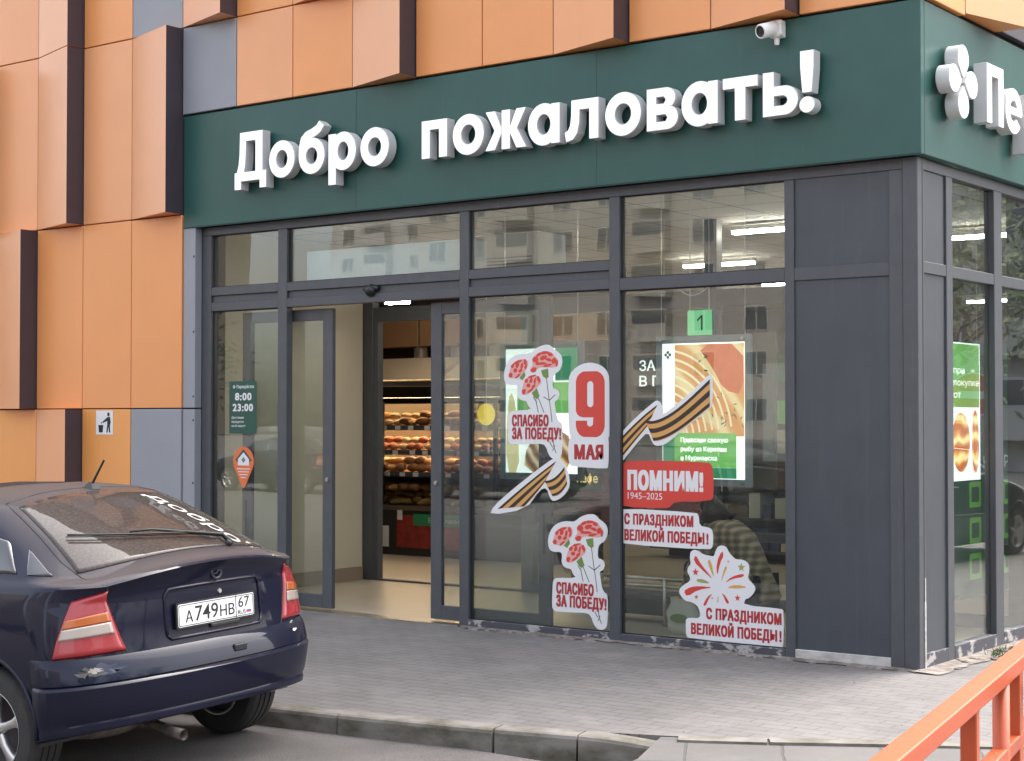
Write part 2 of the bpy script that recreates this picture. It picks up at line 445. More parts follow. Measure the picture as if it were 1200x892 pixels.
PETALS=[[(0.162,0.395),(0.161,0.387),(0.139,0.383),(0.113,0.379),(0.089,0.378),(0.065,0.383),(0.062,0.391),(0.075,0.398),(0.089,0.406),(0.113,0.408),(0.139,0.405),(0.151,0.401)],
[(0.084,0.396),(0.089,0.388),(0.081,0.376),(0.065,0.368),(0.051,0.363),(0.033,0.360),(0.023,0.364),(0.027,0.373),(0.035,0.382),(0.048,0.393),(0.066,0.400),(0.077,0.400)],
[(0.193,0.367),(0.180,0.362),(0.166,0.360),(0.153,0.363),(0.139,0.373),(0.136,0.383),(0.139,0.391),(0.143,0.397),(0.157,0.397),(0.173,0.392),(0.184,0.387),(0.193,0.377)],
[(0.144,0.368),(0.136,0.355),(0.126,0.345),(0.109,0.337),(0.086,0.330),(0.073,0.332),(0.064,0.341),(0.058,0.351),(0.071,0.365),(0.092,0.375),(0.112,0.376),(0.134,0.374)],
[(0.057,0.344),(0.058,0.332),(0.045,0.323),(0.025,0.314),(0.009,0.317),(-0.007,0.329),(-0.014,0.341),(-0.004,0.356),(0.009,0.368),(0.025,0.368),(0.045,0.365),(0.054,0.358)],
[(0.181,0.328),(0.178,0.322),(0.165,0.321),(0.144,0.325),(0.130,0.331),(0.117,0.338),(0.111,0.346),(0.123,0.352),(0.140,0.354),(0.156,0.353),(0.175,0.345),(0.184,0.336)],
[(0.144,0.311),(0.142,0.305),(0.113,0.299),(0.082,0.298),(0.050,0.297),(0.021,0.299),(0.019,0.306),(0.034,0.312),(0.050,0.318),(0.082,0.323),(0.113,0.322),(0.129,0.316)],
[(0.041,0.273),(0.036,0.260),(0.030,0.246),(0.016,0.240),(-0.003,0.239),(-0.015,0.241),(-0.026,0.250),(-0.031,0.262),(-0.019,0.271),(-0.003,0.282),(0.014,0.287),(0.033,0.282)],
[(0.226,0.325),(0.218,0.313),(0.203,0.302),(0.191,0.298),(0.179,0.308),(0.173,0.320),(0.178,0.334),(0.186,0.349),(0.195,0.355),(0.209,0.354),(0.219,0.352),(0.224,0.341)],
[(0.241,0.310),(0.237,0.295),(0.231,0.280),(0.225,0.278),(0.217,0.286),(0.213,0.294),(0.212,0.309),(0.212,0.325),(0.217,0.333),(0.225,0.340),(0.232,0.340),(0.238,0.326)],
[(0.192,0.303),(0.184,0.296),(0.162,0.287),(0.141,0.281),(0.113,0.279),(0.094,0.280),(0.094,0.285),(0.097,0.292),(0.109,0.299),(0.135,0.305),(0.158,0.310),(0.176,0.308)],
[(0.063,0.301),(0.054,0.296),(0.042,0.298),(0.033,0.302),(0.024,0.307),(0.023,0.316),(0.029,0.324),(0.035,0.328),(0.044,0.329),(0.055,0.325),(0.061,0.316),(0.064,0.308)],
[(-0.094,0.342),(-0.105,0.333),(-0.120,0.323),(-0.141,0.315),(-0.168,0.308),(-0.183,0.305),(-0.190,0.309),(-0.194,0.316),(-0.177,0.327),(-0.152,0.338),(-0.129,0.344),(-0.105,0.345)],
[(-0.057,0.326),(-0.056,0.312),(-0.063,0.297),(-0.070,0.294),(-0.080,0.300),(-0.090,0.306),(-0.093,0.320),(-0.093,0.335),(-0.091,0.343),(-0.082,0.351),(-0.073,0.352),(-0.066,0.340)],
[(-0.182,0.291),(-0.190,0.280),(-0.202,0.275),(-0.212,0.279),(-0.218,0.284),(-0.220,0.292),(-0.214,0.304),(-0.203,0.312),(-0.193,0.317),(-0.184,0.320),(-0.178,0.313),(-0.179,0.301)],
[(-0.134,0.294),(-0.143,0.282),(-0.152,0.275),(-0.163,0.278),(-0.171,0.282),(-0.173,0.290),(-0.173,0.304),(-0.166,0.314),(-0.153,0.321),(-0.142,0.326),(-0.134,0.319),(-0.129,0.306)],
[(-0.092,0.294),(-0.097,0.280),(-0.107,0.267),(-0.114,0.266),(-0.122,0.274),(-0.125,0.283),(-0.122,0.297),(-0.117,0.312),(-0.111,0.319),(-0.102,0.324),(-0.096,0.323),(-0.093,0.309)],
[(-0.147,0.263),(-0.151,0.253),(-0.162,0.244),(-0.172,0.238),(-0.185,0.243),(-0.193,0.252),(-0.193,0.261),(-0.191,0.273),(-0.185,0.279),(-0.172,0.280),(-0.162,0.280),(-0.153,0.274)],
[(-0.102,0.273),(-0.100,0.266),(-0.101,0.258),(-0.109,0.248),(-0.121,0.241),(-0.130,0.241),(-0.141,0.244),(-0.146,0.252),(-0.140,0.262),(-0.132,0.269),(-0.121,0.274),(-0.108,0.277)],
[(-0.196,0.224),(-0.199,0.211),(-0.205,0.205),(-0.217,0.203),(-0.228,0.202),(-0.235,0.209),(-0.242,0.222),(-0.239,0.232),(-0.228,0.243),(-0.217,0.249),(-0.205,0.243),(-0.195,0.234)],
[(-0.114,0.237),(-0.119,0.231),(-0.126,0.219),(-0.138,0.208),(-0.156,0.199),(-0.166,0.194),(-0.173,0.194),(-0.178,0.201),(-0.170,0.211),(-0.155,0.223),(-0.140,0.234),(-0.123,0.239)],
[(-0.059,0.284),(-0.063,0.274),(-0.072,0.269),(-0.079,0.264),(-0.084,0.267),(-0.086,0.279),(-0.083,0.290),(-0.074,0.301),(-0.067,0.310),(-0.060,0.308),(-0.055,0.302),(-0.056,0.296)],
[(0.038,0.225),(0.036,0.218),(0.013,0.210),(-0.010,0.202),(-0.036,0.195),(-0.058,0.195),(-0.060,0.199),(-0.052,0.205),(-0.041,0.215),(-0.016,0.221),(0.008,0.225),(0.023,0.227)],
[(0.067,0.198),(0.071,0.186),(0.066,0.175),(0.059,0.165),(0.049,0.168),(0.038,0.178),(0.033,0.189),(0.033,0.204),(0.034,0.215),(0.042,0.217),(0.051,0.217),(0.059,0.212)],
[(-0.047,0.173),(-0.052,0.163),(-0.061,0.159),(-0.072,0.160),(-0.080,0.163),(-0.084,0.171),(-0.085,0.183),(-0.077,0.191),(-0.065,0.198),(-0.055,0.200),(-0.045,0.193),(-0.042,0.183)],
[(0.000,0.177),(-0.009,0.163),(-0.019,0.156),(-0.028,0.157),(-0.036,0.158),(-0.038,0.168),(-0.034,0.183),(-0.030,0.194),(-0.021,0.205),(-0.011,0.210),(-0.004,0.201),(0.000,0.189)],
[(0.031,0.176),(0.027,0.160),(0.019,0.146),(0.012,0.147),(0.007,0.153),(0.003,0.162),(0.007,0.178),(0.012,0.193),(0.018,0.201),(0.025,0.209),(0.030,0.206),(0.031,0.190)],
[(-0.020,0.144),(-0.023,0.135),(-0.034,0.126),(-0.045,0.122),(-0.057,0.127),(-0.067,0.133),(-0.066,0.141),(-0.062,0.152),(-0.057,0.157),(-0.045,0.159),(-0.034,0.160),(-0.027,0.154)],
[(0.028,0.150),(0.027,0.143),(0.025,0.136),(0.016,0.126),(0.003,0.118),(-0.006,0.116),(-0.015,0.119),(-0.019,0.125),(-0.014,0.135),(-0.004,0.144),(0.008,0.149),(0.022,0.153)],
[(-0.068,0.091),(-0.076,0.079),(-0.083,0.068),(-0.095,0.069),(-0.104,0.075),(-0.108,0.083),(-0.111,0.095),(-0.107,0.108),(-0.095,0.113),(-0.084,0.118),(-0.074,0.117),(-0.066,0.104)],
[(0.008,0.123),(0.003,0.115),(-0.003,0.105),(-0.018,0.095),(-0.036,0.085),(-0.047,0.080),(-0.058,0.081),(-0.061,0.087),(-0.049,0.098),(-0.033,0.111),(-0.016,0.120),(0.003,0.124)],
[(0.071,0.171),(0.066,0.163),(0.060,0.154),(0.054,0.152),(0.051,0.159),(0.051,0.167),(0.053,0.176),(0.058,0.186),(0.066,0.191),(0.071,0.192),(0.075,0.191),(0.076,0.182)]]
PINKS=[[(-0.013,0.341),(0.019,0.379),(0.082,0.402),(0.132,0.407),(0.182,0.395),(0.206,0.365),(0.237,0.341),(0.243,0.310),(0.219,0.279),(0.169,0.276),(0.132,0.280),(0.057,0.282),(0.006,0.240),(-0.029,0.252),(-0.025,0.278),(0.000,0.300)],
[(-0.224,0.270),(-0.204,0.313),(-0.159,0.341),(-0.108,0.350),(-0.057,0.345),(-0.044,0.309),(-0.064,0.266),(-0.108,0.228),(-0.159,0.200),(-0.224,0.202),(-0.239,0.222)],
[(-0.102,0.129),(-0.083,0.182),(-0.045,0.210),(0.006,0.223),(0.063,0.210),(0.079,0.169),(0.056,0.137),(0.000,0.103),(-0.057,0.069),(-0.102,0.069),(-0.111,0.092)]]
SEPALS=[[(0.075,0.257),(0.144,0.270),(0.150,0.204),(0.125,0.192),(0.094,0.211)],[(-0.134,0.201),(-0.083,0.250),(-0.073,0.219),(-0.102,0.181)],[(-0.013,0.082),(0.037,0.121),(0.063,0.055),(0.037,0.033),(0.012,0.047)]]
STEMS=[[(0.128,0.197),(0.141,0.110),(0.156,0.019),(0.171,-0.063),(0.181,-0.144)],[(0.191,-0.282),(0.200,-0.338),(0.220,-0.383)],[(0.025,0.032),(0.050,-0.070)],[(0.050,0.044),(0.106,-0.072)],[(0.000,0.051),(0.034,0.012)],[(0.100,0.052),(0.156,0.024),(0.212,0.068)],[(0.158,-0.295),(0.187,-0.339)],[(0.208,-0.322),(0.187,-0.365)]]
NINE_OUT=[(-2.775,2.122),(-2.693,2.131),(-2.607,2.113),(-2.544,2.068),(-2.516,2.006),(-2.517,1.566),(-2.532,1.548),(-2.524,1.504),(-2.528,1.328),(-2.545,1.310),(-2.867,1.322),(-2.900,1.343),(-2.909,1.500),(-2.878,1.554),(-2.900,1.590),(-2.906,2.003),(-2.866,2.074)]
RIB1_OUT=[(-3.682,0.914),(-3.635,0.994),(-3.450,1.128),(-3.222,1.279),(-3.043,1.387),(-2.994,1.395),(-2.959,1.360),(-2.933,1.324),(-2.900,1.277),(-2.885,1.179),(-2.922,1.115),(-2.977,1.072),(-3.043,1.045),(-3.077,1.066),(-3.110,1.151),(-3.177,1.135),(-3.312,0.975)]
RIB2_OUT=[(-2.421,1.578),(-2.359,1.635),(-2.269,1.711),(-2.180,1.776),(-2.113,1.823),(-2.086,1.834),(-2.058,1.818),(-2.031,1.767),(-2.039,1.722),(-1.917,1.803),(-1.788,1.895),(-1.682,1.985),(-1.608,2.039),(-1.607,1.793),(-1.661,1.747),(-1.789,1.665),(-1.918,1.572),(-1.983,1.525),(-2.037,1.496),(-2.103,1.491),(-2.131,1.514),(-2.169,1.598),(-2.247,1.532),(-2.337,1.437),(-2.421,1.346)]
RED_OUT=[(-2.418,1.332),(-2.385,1.363),(-2.299,1.379),(-1.652,1.380),(-1.608,1.346),(-1.603,1.127),(-1.633,1.091),(-1.940,1.078),(-1.971,1.042),(-2.013,1.023),(-2.386,1.023),(-2.425,1.067)]
WISH_OUT=[(-2.429,0.976),(-2.397,1.014),(-1.755,1.003),(-1.731,0.983),(-1.725,0.904),(-1.644,0.898),(-1.610,0.873),(-1.610,0.759),(-1.644,0.732),(-2.386,0.741),(-2.430,0.767)]
FIRE_OUT=[(-1.534,0.772),(-1.498,0.762),(-1.478,0.723),(-1.437,0.684),(-1.416,0.676),(-1.355,0.675),(-1.314,0.650),(-1.309,0.597),(-1.325,0.542),(-1.274,0.500),(-1.259,0.475),(-1.275,0.438),(-1.315,0.400),(-1.346,0.393),(-1.356,0.348),(-1.055,0.344),(-1.033,0.330),(-1.037,0.074),(-1.057,0.064),(-1.815,0.074),(-1.841,0.090),(-1.844,0.181),(-1.841,0.214),(-1.814,0.225),(-1.719,0.227),(-1.724,0.282),(-1.745,0.321),(-1.803,0.345),(-1.846,0.346),(-1.894,0.389),(-1.901,0.426),(-1.867,0.460),(-1.803,0.496),(-1.808,0.532),(-1.829,0.559),(-1.824,0.596),(-1.797,0.620),(-1.808,0.670),(-1.802,0.711),(-1.770,0.729),(-1.728,0.720),(-1.696,0.698),(-1.623,0.688),(-1.602,0.689),(-1.586,0.736),(-1.565,0.764)]
RAYS=[('red',[(-1.776,0.644),(-1.758,0.695),(-1.712,0.624),(-1.597,0.508),(-1.697,0.580)]),
('gold',[(-1.660,0.655),(-1.628,0.661),(-1.597,0.526),(-1.629,0.579)]),
('red',[(-1.534,0.738),(-1.519,0.694),(-1.550,0.647),(-1.577,0.537),(-1.581,0.645)]),
('gold',[(-1.514,0.620),(-1.488,0.618),(-1.519,0.558),(-1.546,0.493)]),
('red',[(-1.514,0.495),(-1.458,0.548),(-1.355,0.578),(-1.355,0.551),(-1.447,0.535)]),
('gold',[(-1.504,0.467),(-1.417,0.494),(-1.315,0.480),(-1.417,0.463)]),
('green',[(-1.755,0.512),(-1.697,0.518),(-1.624,0.487),(-1.739,0.489)]),
('red',[(-1.862,0.419),(-1.803,0.452),(-1.729,0.464),(-1.598,0.461),(-1.739,0.436),(-1.830,0.377)]),
('red',[(-1.698,0.324),(-1.661,0.386),(-1.613,0.421),(-1.650,0.369),(-1.671,0.322)]),
('gold',[(-1.577,0.351),(-1.565,0.352),(-1.567,0.419)]),
('red',[(-1.541,0.430),(-1.499,0.397),(-1.474,0.353),(-1.499,0.351),(-1.520,0.395)])]
STARS=[('red',(-1.758, 0.564),0.031),('red',(-1.752, 0.382),0.019),('red',(-1.407, 0.396),0.026),('olive',(-1.375, 0.62),0.034),('pink',(-1.483, 0.655),0.014),('green',(-1.617, 0.382),0.010)]

# ------------------------------------------------------------------ ground, road, pavement
def road_z(x, y):
    base = -0.10 + 0.037 * (max(y, -7.5) + 3.45) - 0.008 * max(0.0, min(1.0, (y + 3.85) / 0.4))
    return base - 0.018 * max(0.0, min(1.0, (x + 2.3) / 1.4))
rd = MB()
xs = [-260, -60, -20, -12, -8, -6, -4, -2, 0, 2, 4, 8, 20, 60, 260]
ys = [-260, -80, -30, -15, -9, -7.5, -6, -5, -4.2, -3.85, -3.40]
vv = [(x, y, road_z(x, y)) for y in ys for x in xs]
ff = [(j * len(xs) + i, j * len(xs) + i + 1, (j + 1) * len(xs) + i + 1, (j + 1) * len(xs) + i) for j in range(len(ys) - 1) for i in range(len(xs) - 1)]
rd.add(vv, ff)
tag(rd.build("road", M['asphalt']), kind='structure')
g = MB()
g.add([(-260, -3.42, -0.16), (260, -3.42, -0.16), (260, 260, -0.16), (-260, 260, -0.16)], [(0, 1, 2, 3)])
tag(g.build("ground", M['asphalt']), kind='structure')
# the kerb line: straight along the road, then bending round towards the side street
KL = [(-40, -3.47), (-3.2, -3.47), (-2.5, -3.455), (-1.9, -3.37), (-1.2, -3.25), (-0.57, -3.09), (-0.12, -2.915), (0.30, -2.69), (0.90, -2.32), (3.0, -1.05), (12, 4.3)]
pv = MB()
out_ = KL + [(12, 30), (0.0, 30), (0.0, 0.10), (-40, 0.10)]
pv.plate([out_], (Vector((0, 0, 0)), X_, Y_, Z_), -0.2, 0.0)
tag(pv.build("pavement", M['paving']), kind='structure')
def kl_at(s_):
    for (a, b_), (c, d) in zip(KL, KL[1:]):
        l = math.hypot(c - a, d - b_)
        if s_ <= l: return Vector((a + (c - a) * s_ / l, b_ + (d - b_) * s_ / l, 0)), Vector(((d - b_) / l, -(c - a) / l, 0))
        s_ -= l
    return Vector((*KL[-1], 0)), Vector((0.5, -0.86, 0))
def s_of(k): return sum(math.hypot(KL[i + 1][0] - KL[i][0], KL[i + 1][1] - KL[i][1]) for i in range(k))
kb = MB(); rk = random.Random(3)
END = s_of(6)
s_ = END - 0.50
cuts_ = [END, END - 0.50, END - 0.99]
while cuts_[-1] > 2: cuts_.append(cuts_[-1] - rk.choice([0.98, 0.99, 0.6, 0.99]))
for k, (hi, lo) in enumerate(zip(cuts_, cuts_[1:])):
    dz = rk.uniform(-0.006, 0.006); dy = rk.uniform(-0.008, 0.008); nseg = 4 if hi > END - 3.5 else 1
    rows_ = []
    for q in range(nseg + 1):
        sv = lo + 0.007 + (hi - lo - 0.014) * q / nseg
        p, n_ = kl_at(sv)
        drop = 0.05 * max(0.0, (sv - (END - 0.5)) / 0.5) ** 1.5
        z1 = 0.005 + dz - drop; w = 0.15 + dy; r = 0.024
        rows_.append([p + Z_ * -0.3, p + Z_ * z1, p + n_ * (w - r) + Z_ * z1, p + n_ * (w - r * 0.3) + Z_ * (z1 - r * 0.3), p + n_ * w + Z_ * (z1 - r), p + n_ * (w + 0.008) + Z_ * -0.3])
    m_ = 6
    kb.add([v for r_ in rows_ for v in r_], [(i * m_ + j, i * m_ + (j + 1) % m_, (i + 1) * m_ + (j + 1) % m_, (i + 1) * m_ + j) for i in range(nseg) for j in range(m_)] + [tuple(range(m_))[::-1], tuple(range(nseg * m_, nseg * m_ + m_))])
tag(kb.build("kerb", M['kerb']), kind='structure')
# flush strip and the slab crossing that runs out towards the road
ed = MB()
for k in range(6, len(KL) - 1):
    L_ = s_of(k + 1) - s_of(k); m_ = max(1, int(L_ / 0.75))
    for q in range(m_):
        a, na = kl_at(s_of(k) + L_ * q / m_ + 0.005); c, nc = kl_at(s_of(k) + L_ * (q + 1) / m_ - 0.005)
        zz = 0.006 + rk.uniform(-0.004, 0.004)
        ed.add([a + Z_ * -0.2, a + na * 0.12 + Z_ * -0.2, c + nc * 0.12 + Z_ * -0.2, c + Z_ * -0.2, a + Z_ * zz, a + na * 0.12 + Z_ * zz, c + nc * 0.12 + Z_ * zz, c + Z_ * zz], [(0, 3, 2, 1), (4, 5, 6, 7), (0, 1, 5, 4), (1, 2, 6, 5), (2, 3, 7, 6), (3, 0, 4, 7)])
tag(ed.build("flush_kerb_strip", M['kerb']), kind='structure')
ap = MB()
def apz(x, y): return -0.006 - 0.022 * max(0.0, -(y - 0.58 * x + 2.85))
outl = [(-0.20, -2.96), (-0.02, -2.87), (0.30, -2.69), (0.90, -2.32), (3.0, -1.05), (12, 4.3), (12, -6.0), (4.0, -9.0), (0.4, -8.0), (0.10, -4.4), (-0.03, -3.45)]
n_ = len(outl)
ap.add([(a, b_, apz(a, b_)) for a, b_ in outl] + [(a, b_, -0.5) for a, b_ in outl], [(i, i + n_, (i + 1) % n_ + n_, (i + 1) % n_) for i in range(n_)])
for t3 in tessellate_polygon([[Vector((a, b_, 0)) for a, b_ in outl]]): ap.add([(outl[i][0], outl[i][1], apz(*outl[i])) for i in t3], [(0, 1, 2)])
tag(ap.build("crossing_path", M['slab']), kind='structure')

# ------------------------------------------------------------------ shop building
shop = thing("shop_building", "corner shop building clad in orange cassette panels with a dark grey glazed ground floor", "building", (0, 0, 0))
wb = MB()
wb.box(-24, -7.05, -0.03, 0.30, -0.2, 12)          # wall behind the cladding, left of the glazing
wb.box(-7.05, 0.0, -0.03, 0.30, 3.475, 12)         # above the glazing
wb.box(-0.30, 0.03, 0.30, 22, 3.475, 12)           # side wall above the glazing
wb.box(-24, 0.0, 0.31, 22, 3.60, 3.75)             # slab over the shop
wb.box(-24, 0.0, 0.0, 22, 11.9, 12.1)              # roof
wb.box(-24, 0, 21.8, 22, -0.2, 12)
wb.box(-24.1, -23.9, 0.3, 22, -0.2, 12)
wb.box(-0.30, 0.03, 9.0, 22, -0.2, 3.47)
wb.build("wall", M['backwall'], shop)

YC = -0.10; TIP = -0.30; G_ = 0.005
cols = [-10.08 - 0.71 * k for k in range(5, 0, -1)] + [-10.08, -9.37, -8.65, -7.925, -7.21, -6.49, -5.78, -5.065, -4.355, -3.655, -2.95, -2.25, -1.54, -0.83, -0.12, 0.10]
def flat_panel(x0, x1, z0, z1, m):
    b = MB(); b.box(x0 + G_, x1 - G_, YC, YC + 0.055, z0 + G_, z1 - G_)
    return b.build("cladding_panel", M[m], shop, bevel=0.004)
def wedge_panel(x0, x1, z0, z1, m):
    x0 += G_; x1 -= G_; z0 += G_; z1 -= G_
    b = MB()
    p = [(x0, YC, z0), (x1, TIP, z0), (x1, YC + 0.055, z0), (x0, YC + 0.055, z0)]
    q = [(a, b_, z1) for a, b_, _ in p]
    b.add(p + q, [(0, 1, 5, 4)])
    b.add(p + q, [(3, 2, 1, 0), (4, 5, 6, 7)])
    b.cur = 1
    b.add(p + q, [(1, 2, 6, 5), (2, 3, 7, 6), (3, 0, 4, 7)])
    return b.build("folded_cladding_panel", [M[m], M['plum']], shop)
R3, R2, R1 = 5.35, 3.60, 1.79
def row(z0, z1, spec):
    for i, k in spec.items():
        a, b_ = cols[i], cols[i + 1]
        if k[0] == 'w': wedge_panel(a, b_, z0, z1, k[1:])
        else: flat_panel(a, b_, z0, z1, k)
O, OB, OC, GP = 'orange', 'orange_b', 'orange_c', 'greypan'
# index 5 = the cell from -10.08 to -9.37
row(0.0, R1, {2: O, 3: GP, 4: O, 5: OC, 6: 'w' + OB, 7: OC, 8: GP})
row(R1, R2, {2: GP, 3: 'w' + O, 4: O, 5: 'w' + OB, 6: O, 7: O, 8: O})
row(R2, R3, {2: O, 3: O, 4: 'w' + O, 5: OB, 6: 'w' + OB, 7: OB, 8: 'w' + OB})
row(4.53, R3, {9: GP, 10: OB, 11: O, 12: 'w' + OB, 13: O, 14: O, 15: 'w' + O, 16: O, 17: 'w' + O, 18: O, 19: O})
row(R3, 7.15, {3: O, 4: GP, 5: OB, 6: 'w' + OB, 7: O, 8: GP, 9: 'w' + OB, 10: O, 11: 'w' + O, 12: O, 13: OB, 14: O, 15: 'w' + O, 16: GP, 17: O, 18: 'w' + O})
def side_panel(y0, y1, z0, z1, m, wedge=False):
    b = MB()
    if not wedge:
        b.box(0.045, 0.10, y0 + G_, y1 - G_, z0, z1)
        return b.build("cladding_panel", M[m], shop, bevel=0.004)
    y0 += G_; y1 -= G_
    p = [(0.10, y0, z0), (0.30, y1, z0), (0.045, y1, z0), (0.045, y0, z0)]
    q = [(a, c, z1) for a, c, _ in p]
    b.add(p + q, [(0, 1, 5, 4), (3, 2, 1, 0), (4, 5, 6, 7)])
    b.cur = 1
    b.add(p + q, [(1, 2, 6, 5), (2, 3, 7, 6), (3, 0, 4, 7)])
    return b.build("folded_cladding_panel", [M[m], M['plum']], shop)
side_panel(-0.09, 0.62, 4.53, 5.34, O); side_panel(0.62, 1.33, 4.55, 5.34, O, True)
side_panel(1.33, 2.04, 4.55, 5.34, 'plum'); side_panel(2.04, 2.75, 4.55, 5.34, O); side_panel(2.75, 3.46, 4.55, 5.34, OB, True); side_panel(3.46, 4.17, 4.55, 5.34, O)
# grey flashing between cladding and glazing
fl = MB(); fl.box(-7.205, -7.045, -0.085, 0.0, 1.795, 3.468); fl.box(-7.205, -7.045, -0.085, 0.0, 0.0, 1.782)
fl.build("flashing", M['greypan'], shop, bevel=0.004)
for zz in (0.35, 1.1, 1.68, 1.9, 2.5, 3.2):
    b = MB(); b.lathe([(0.0, -0.004), (0.009, -0.004), (0.011, 0.0)], (-7.062, -0.086, zz), (0, 1, 0), 10); b.build("screw", M['plum'], shop)

# --- glazing frame
fr = MB()
FB = 0.075
posts = [(-7.04, -6.92), (-6.05, -5.94), (-3.965, -3.87), (-2.495, -2.40), (-1.0, -0.925), (-0.205, -0.105)]
fr.box(-7.04, -0.105, 0.0, FB, 3.392, 3.468)                       # head rail
for a, b_ in posts:
    z0 = 0.0
    fr.box(a, b_, -0.003, FB, z0, 3.391)
spans = [(posts[i][1], posts[i + 1][0]) for i in range(5)]
for i, (a, b_) in enumerate(spans):
    if i < 3:
        fr.box(a, b_, 0.0, FB, 2.832, 2.908); fr.box(a, b_, 0.0, FB, 2.688, 2.768); fr.box(a, b_, 0.022, FB, 2.768, 2.832)
    else:
        fr.box(a, b_, 0.0, FB, 2.672, 2.764)
fr.build("shopfront_frame", M['frame'], shop, bevel=0.003)
# corner column with folded edges
cc = MB()
cc.box(-0.103, 0.006, -0.012, 0.065, 0.0, 3.468); cc.box(-0.05, 0.0095, 0.0655, 0.09, 0.0, 3.468)
cc.build("corner_post", M['frame'], shop, bevel=0.004)
b = MB(); b.box(0.006, 0.0125, 0.066, 0.086, 0.0, 0.46); b.box(0.006, 0.012, 0.069, 0.083, 0.46, 0.62); b.build("bare_corner_strip", M['bare'], shop)
# dark infill panels beside the corner
b = MB(); b.box(-0.925, -0.205, 0.014, 0.06, 2.764, 3.392); b.box(-0.925, -0.205, 0.014, 0.06, 0.072, 2.672)
b.build("infill_panel", M['darkpan'], shop)
# base rails (paint flaking off)
for a, b_ in ((-6.92, -6.05), (-3.87, -2.495), (-2.40, -1.0)):
    b = MB(); b.box(a, b_, -0.004, FB, 0.0, 0.064); b.build("sill", M['peel'], shop, bevel=0.003)
b = MB(); b.box(-0.925, -0.205, -0.006, 0.06, 0.004, 0.072); b.build("sill", M['bare'], shop, bevel=0.003)
# glass
def pane(name, x0, x1, z0, z1, y=0.040, m='glass', parent=None):
    b = MB(); b.box(x0, x1, y, y + 0.008, z0, z1)
    return b.build(name, M[m], parent or shop)
for i, (a, b_) in enumerate(spans[:4]):
    pane("window_pane", a, b_, 2.908 if i < 3 else 2.764, 3.392)
    if i != 1: pane("window_pane", a, b_, 0.064, 2.688 if i < 3 else 2.672)
# gaskets
gk = MB()
for i, (a, b_) in enumerate(spans[:4]):
    rects = [(2.908 if i < 3 else 2.764, 3.392)] + ([(0.064, 2.688 if i < 3 else 2.672)] if i != 1 else [])
    for z0, z1 in rects:
        w = 0.008
        gk.box(a, a + w, 0.026, 0.039, z0, z1); gk.box(b_ - w, b_, 0.026, 0.039, z0, z1)
        gk.box(a + w, b_ - w, 0.026, 0.039, z0, z0 + w); gk.box(a + w, b_ - w, 0.026, 0.039, z1 - w, z1)
gk.build("gasket", M['gasket'], shop)

# --- side glazing
sf = MB()
sposts = [(0.492, 0.602), (1.397, 1.553), (2.30, 2.44), (3.20, 3.34), (4.10, 4.24), (5.0, 5.14), (5.9, 6.04), (6.8, 6.94), (7.7, 7.84), (8.6, 9.0)]
sf.box(-FB, 0.0, 0.09, 9.0, 3.392, 3.468)
for a, b_ in sposts: sf.box(-FB, 0.003, a, b_, 0.0, 3.391)
sp = [(0.09, 0.492)] + [(sposts[i][1], sposts[i + 1][0]) for i in range(9)]
for a, b_ in sp: sf.box(-FB, 0.0, a, b_, 2.688, 2.768)
sf.build("shopfront_frame", M['frame'], shop, bevel=0.003)
b = MB(); b.box(-0.06, -0.014, 0.09, 0.492, 0.105, 2.688); b.box(-0.06, -0.014, 0.09, 0.492, 2.768, 3.392); b.build("infill_panel", M['darkpan'], shop)
for a, b_ in sp:
    b = MB(); b.box(-FB, 0.005, a, b_, 0.0, 0.105); b.build("sill", M['peel'], shop, bevel=0.003)
for a, b_ in sp[1:]:
    for z0, z1 in ((0.105, 2.688), (2.768, 3.392)):
        b = MB(); b.box(-0.048, -0.040, a, b_, z0, z1); b.build("window_pane", M['glass'], shop)

# --- sliding door leaves, standing open behind the side panes
def leaf(x0, x1, y, lock):
    d = MB(); w = 0.115; z0, z1 = 0.03, 2.665; t = 0.045
    d.box(x0, x0 + w, y, y + t, z0, z1); d.box(x1 - w, x1, y, y + t, z0, z1)
    d.box(x0 + w, x1 - w, y + 0.001, y + t - 0.001, z0, z0 + 0.115); d.box(x0 + w, x1 - w, y + 0.001, y + t - 0.001, z1 - 0.10, z1)
    o = d.build("sliding_door", M['frame'], shop, bevel=0.003)
    pane("door_pane", x0 + w, x1 - w, z0 + 0.115, z1 - 0.10, y + 0.018, 'glass', o)
    k = MB(); k.lathe([(0, -0.012), (0.018, -0.012), (0.020, 0.0)], (lock, y - 0.001, 1.16), (0, 1, 0), 14)
    k.lathe([(0.009, -0.02), (0.009, -0.011)], (lock, y - 0.001, 1.16), (0, 1, 0), 10)
    k.build("lock", M['steel'], o)
    h = MB(); hx = x0 + w * 0.5 if lock > (x0 + x1) / 2 else x1 - w * 0.5
    h.box(hx - 0.008, hx + 0.008, y - 0.018, y - 0.001, 0.62, 0.95); h.build("handle", M['black'], o, bevel=0.003)
    return o
leaf(-6.60, -5.475, 0.095, -5.53)
leaf(-4.35, -3.12, 0.095, -4.29)
# threshold and door track
b = MB(); b.box(-5.94, -3.965, -0.02, 0.16, -0.01, 0.012); b.build("threshold", M['steel'], shop)
# radar sensor over the door
sn = MB()
sn.lathe([(0.0, -0.055), (0.025, -0.052), (0.042, -0.040), (0.050, -0.018), (0.052, 0.02)], (-4.93, -0.0, 2.79), (0, 1, 0.5), 20)
sn.box(-5.01, -4.85, -0.022, 0.021, 2.79, 2.825)
sn.build("motion_sensor", M['black'], shop, smooth=True)

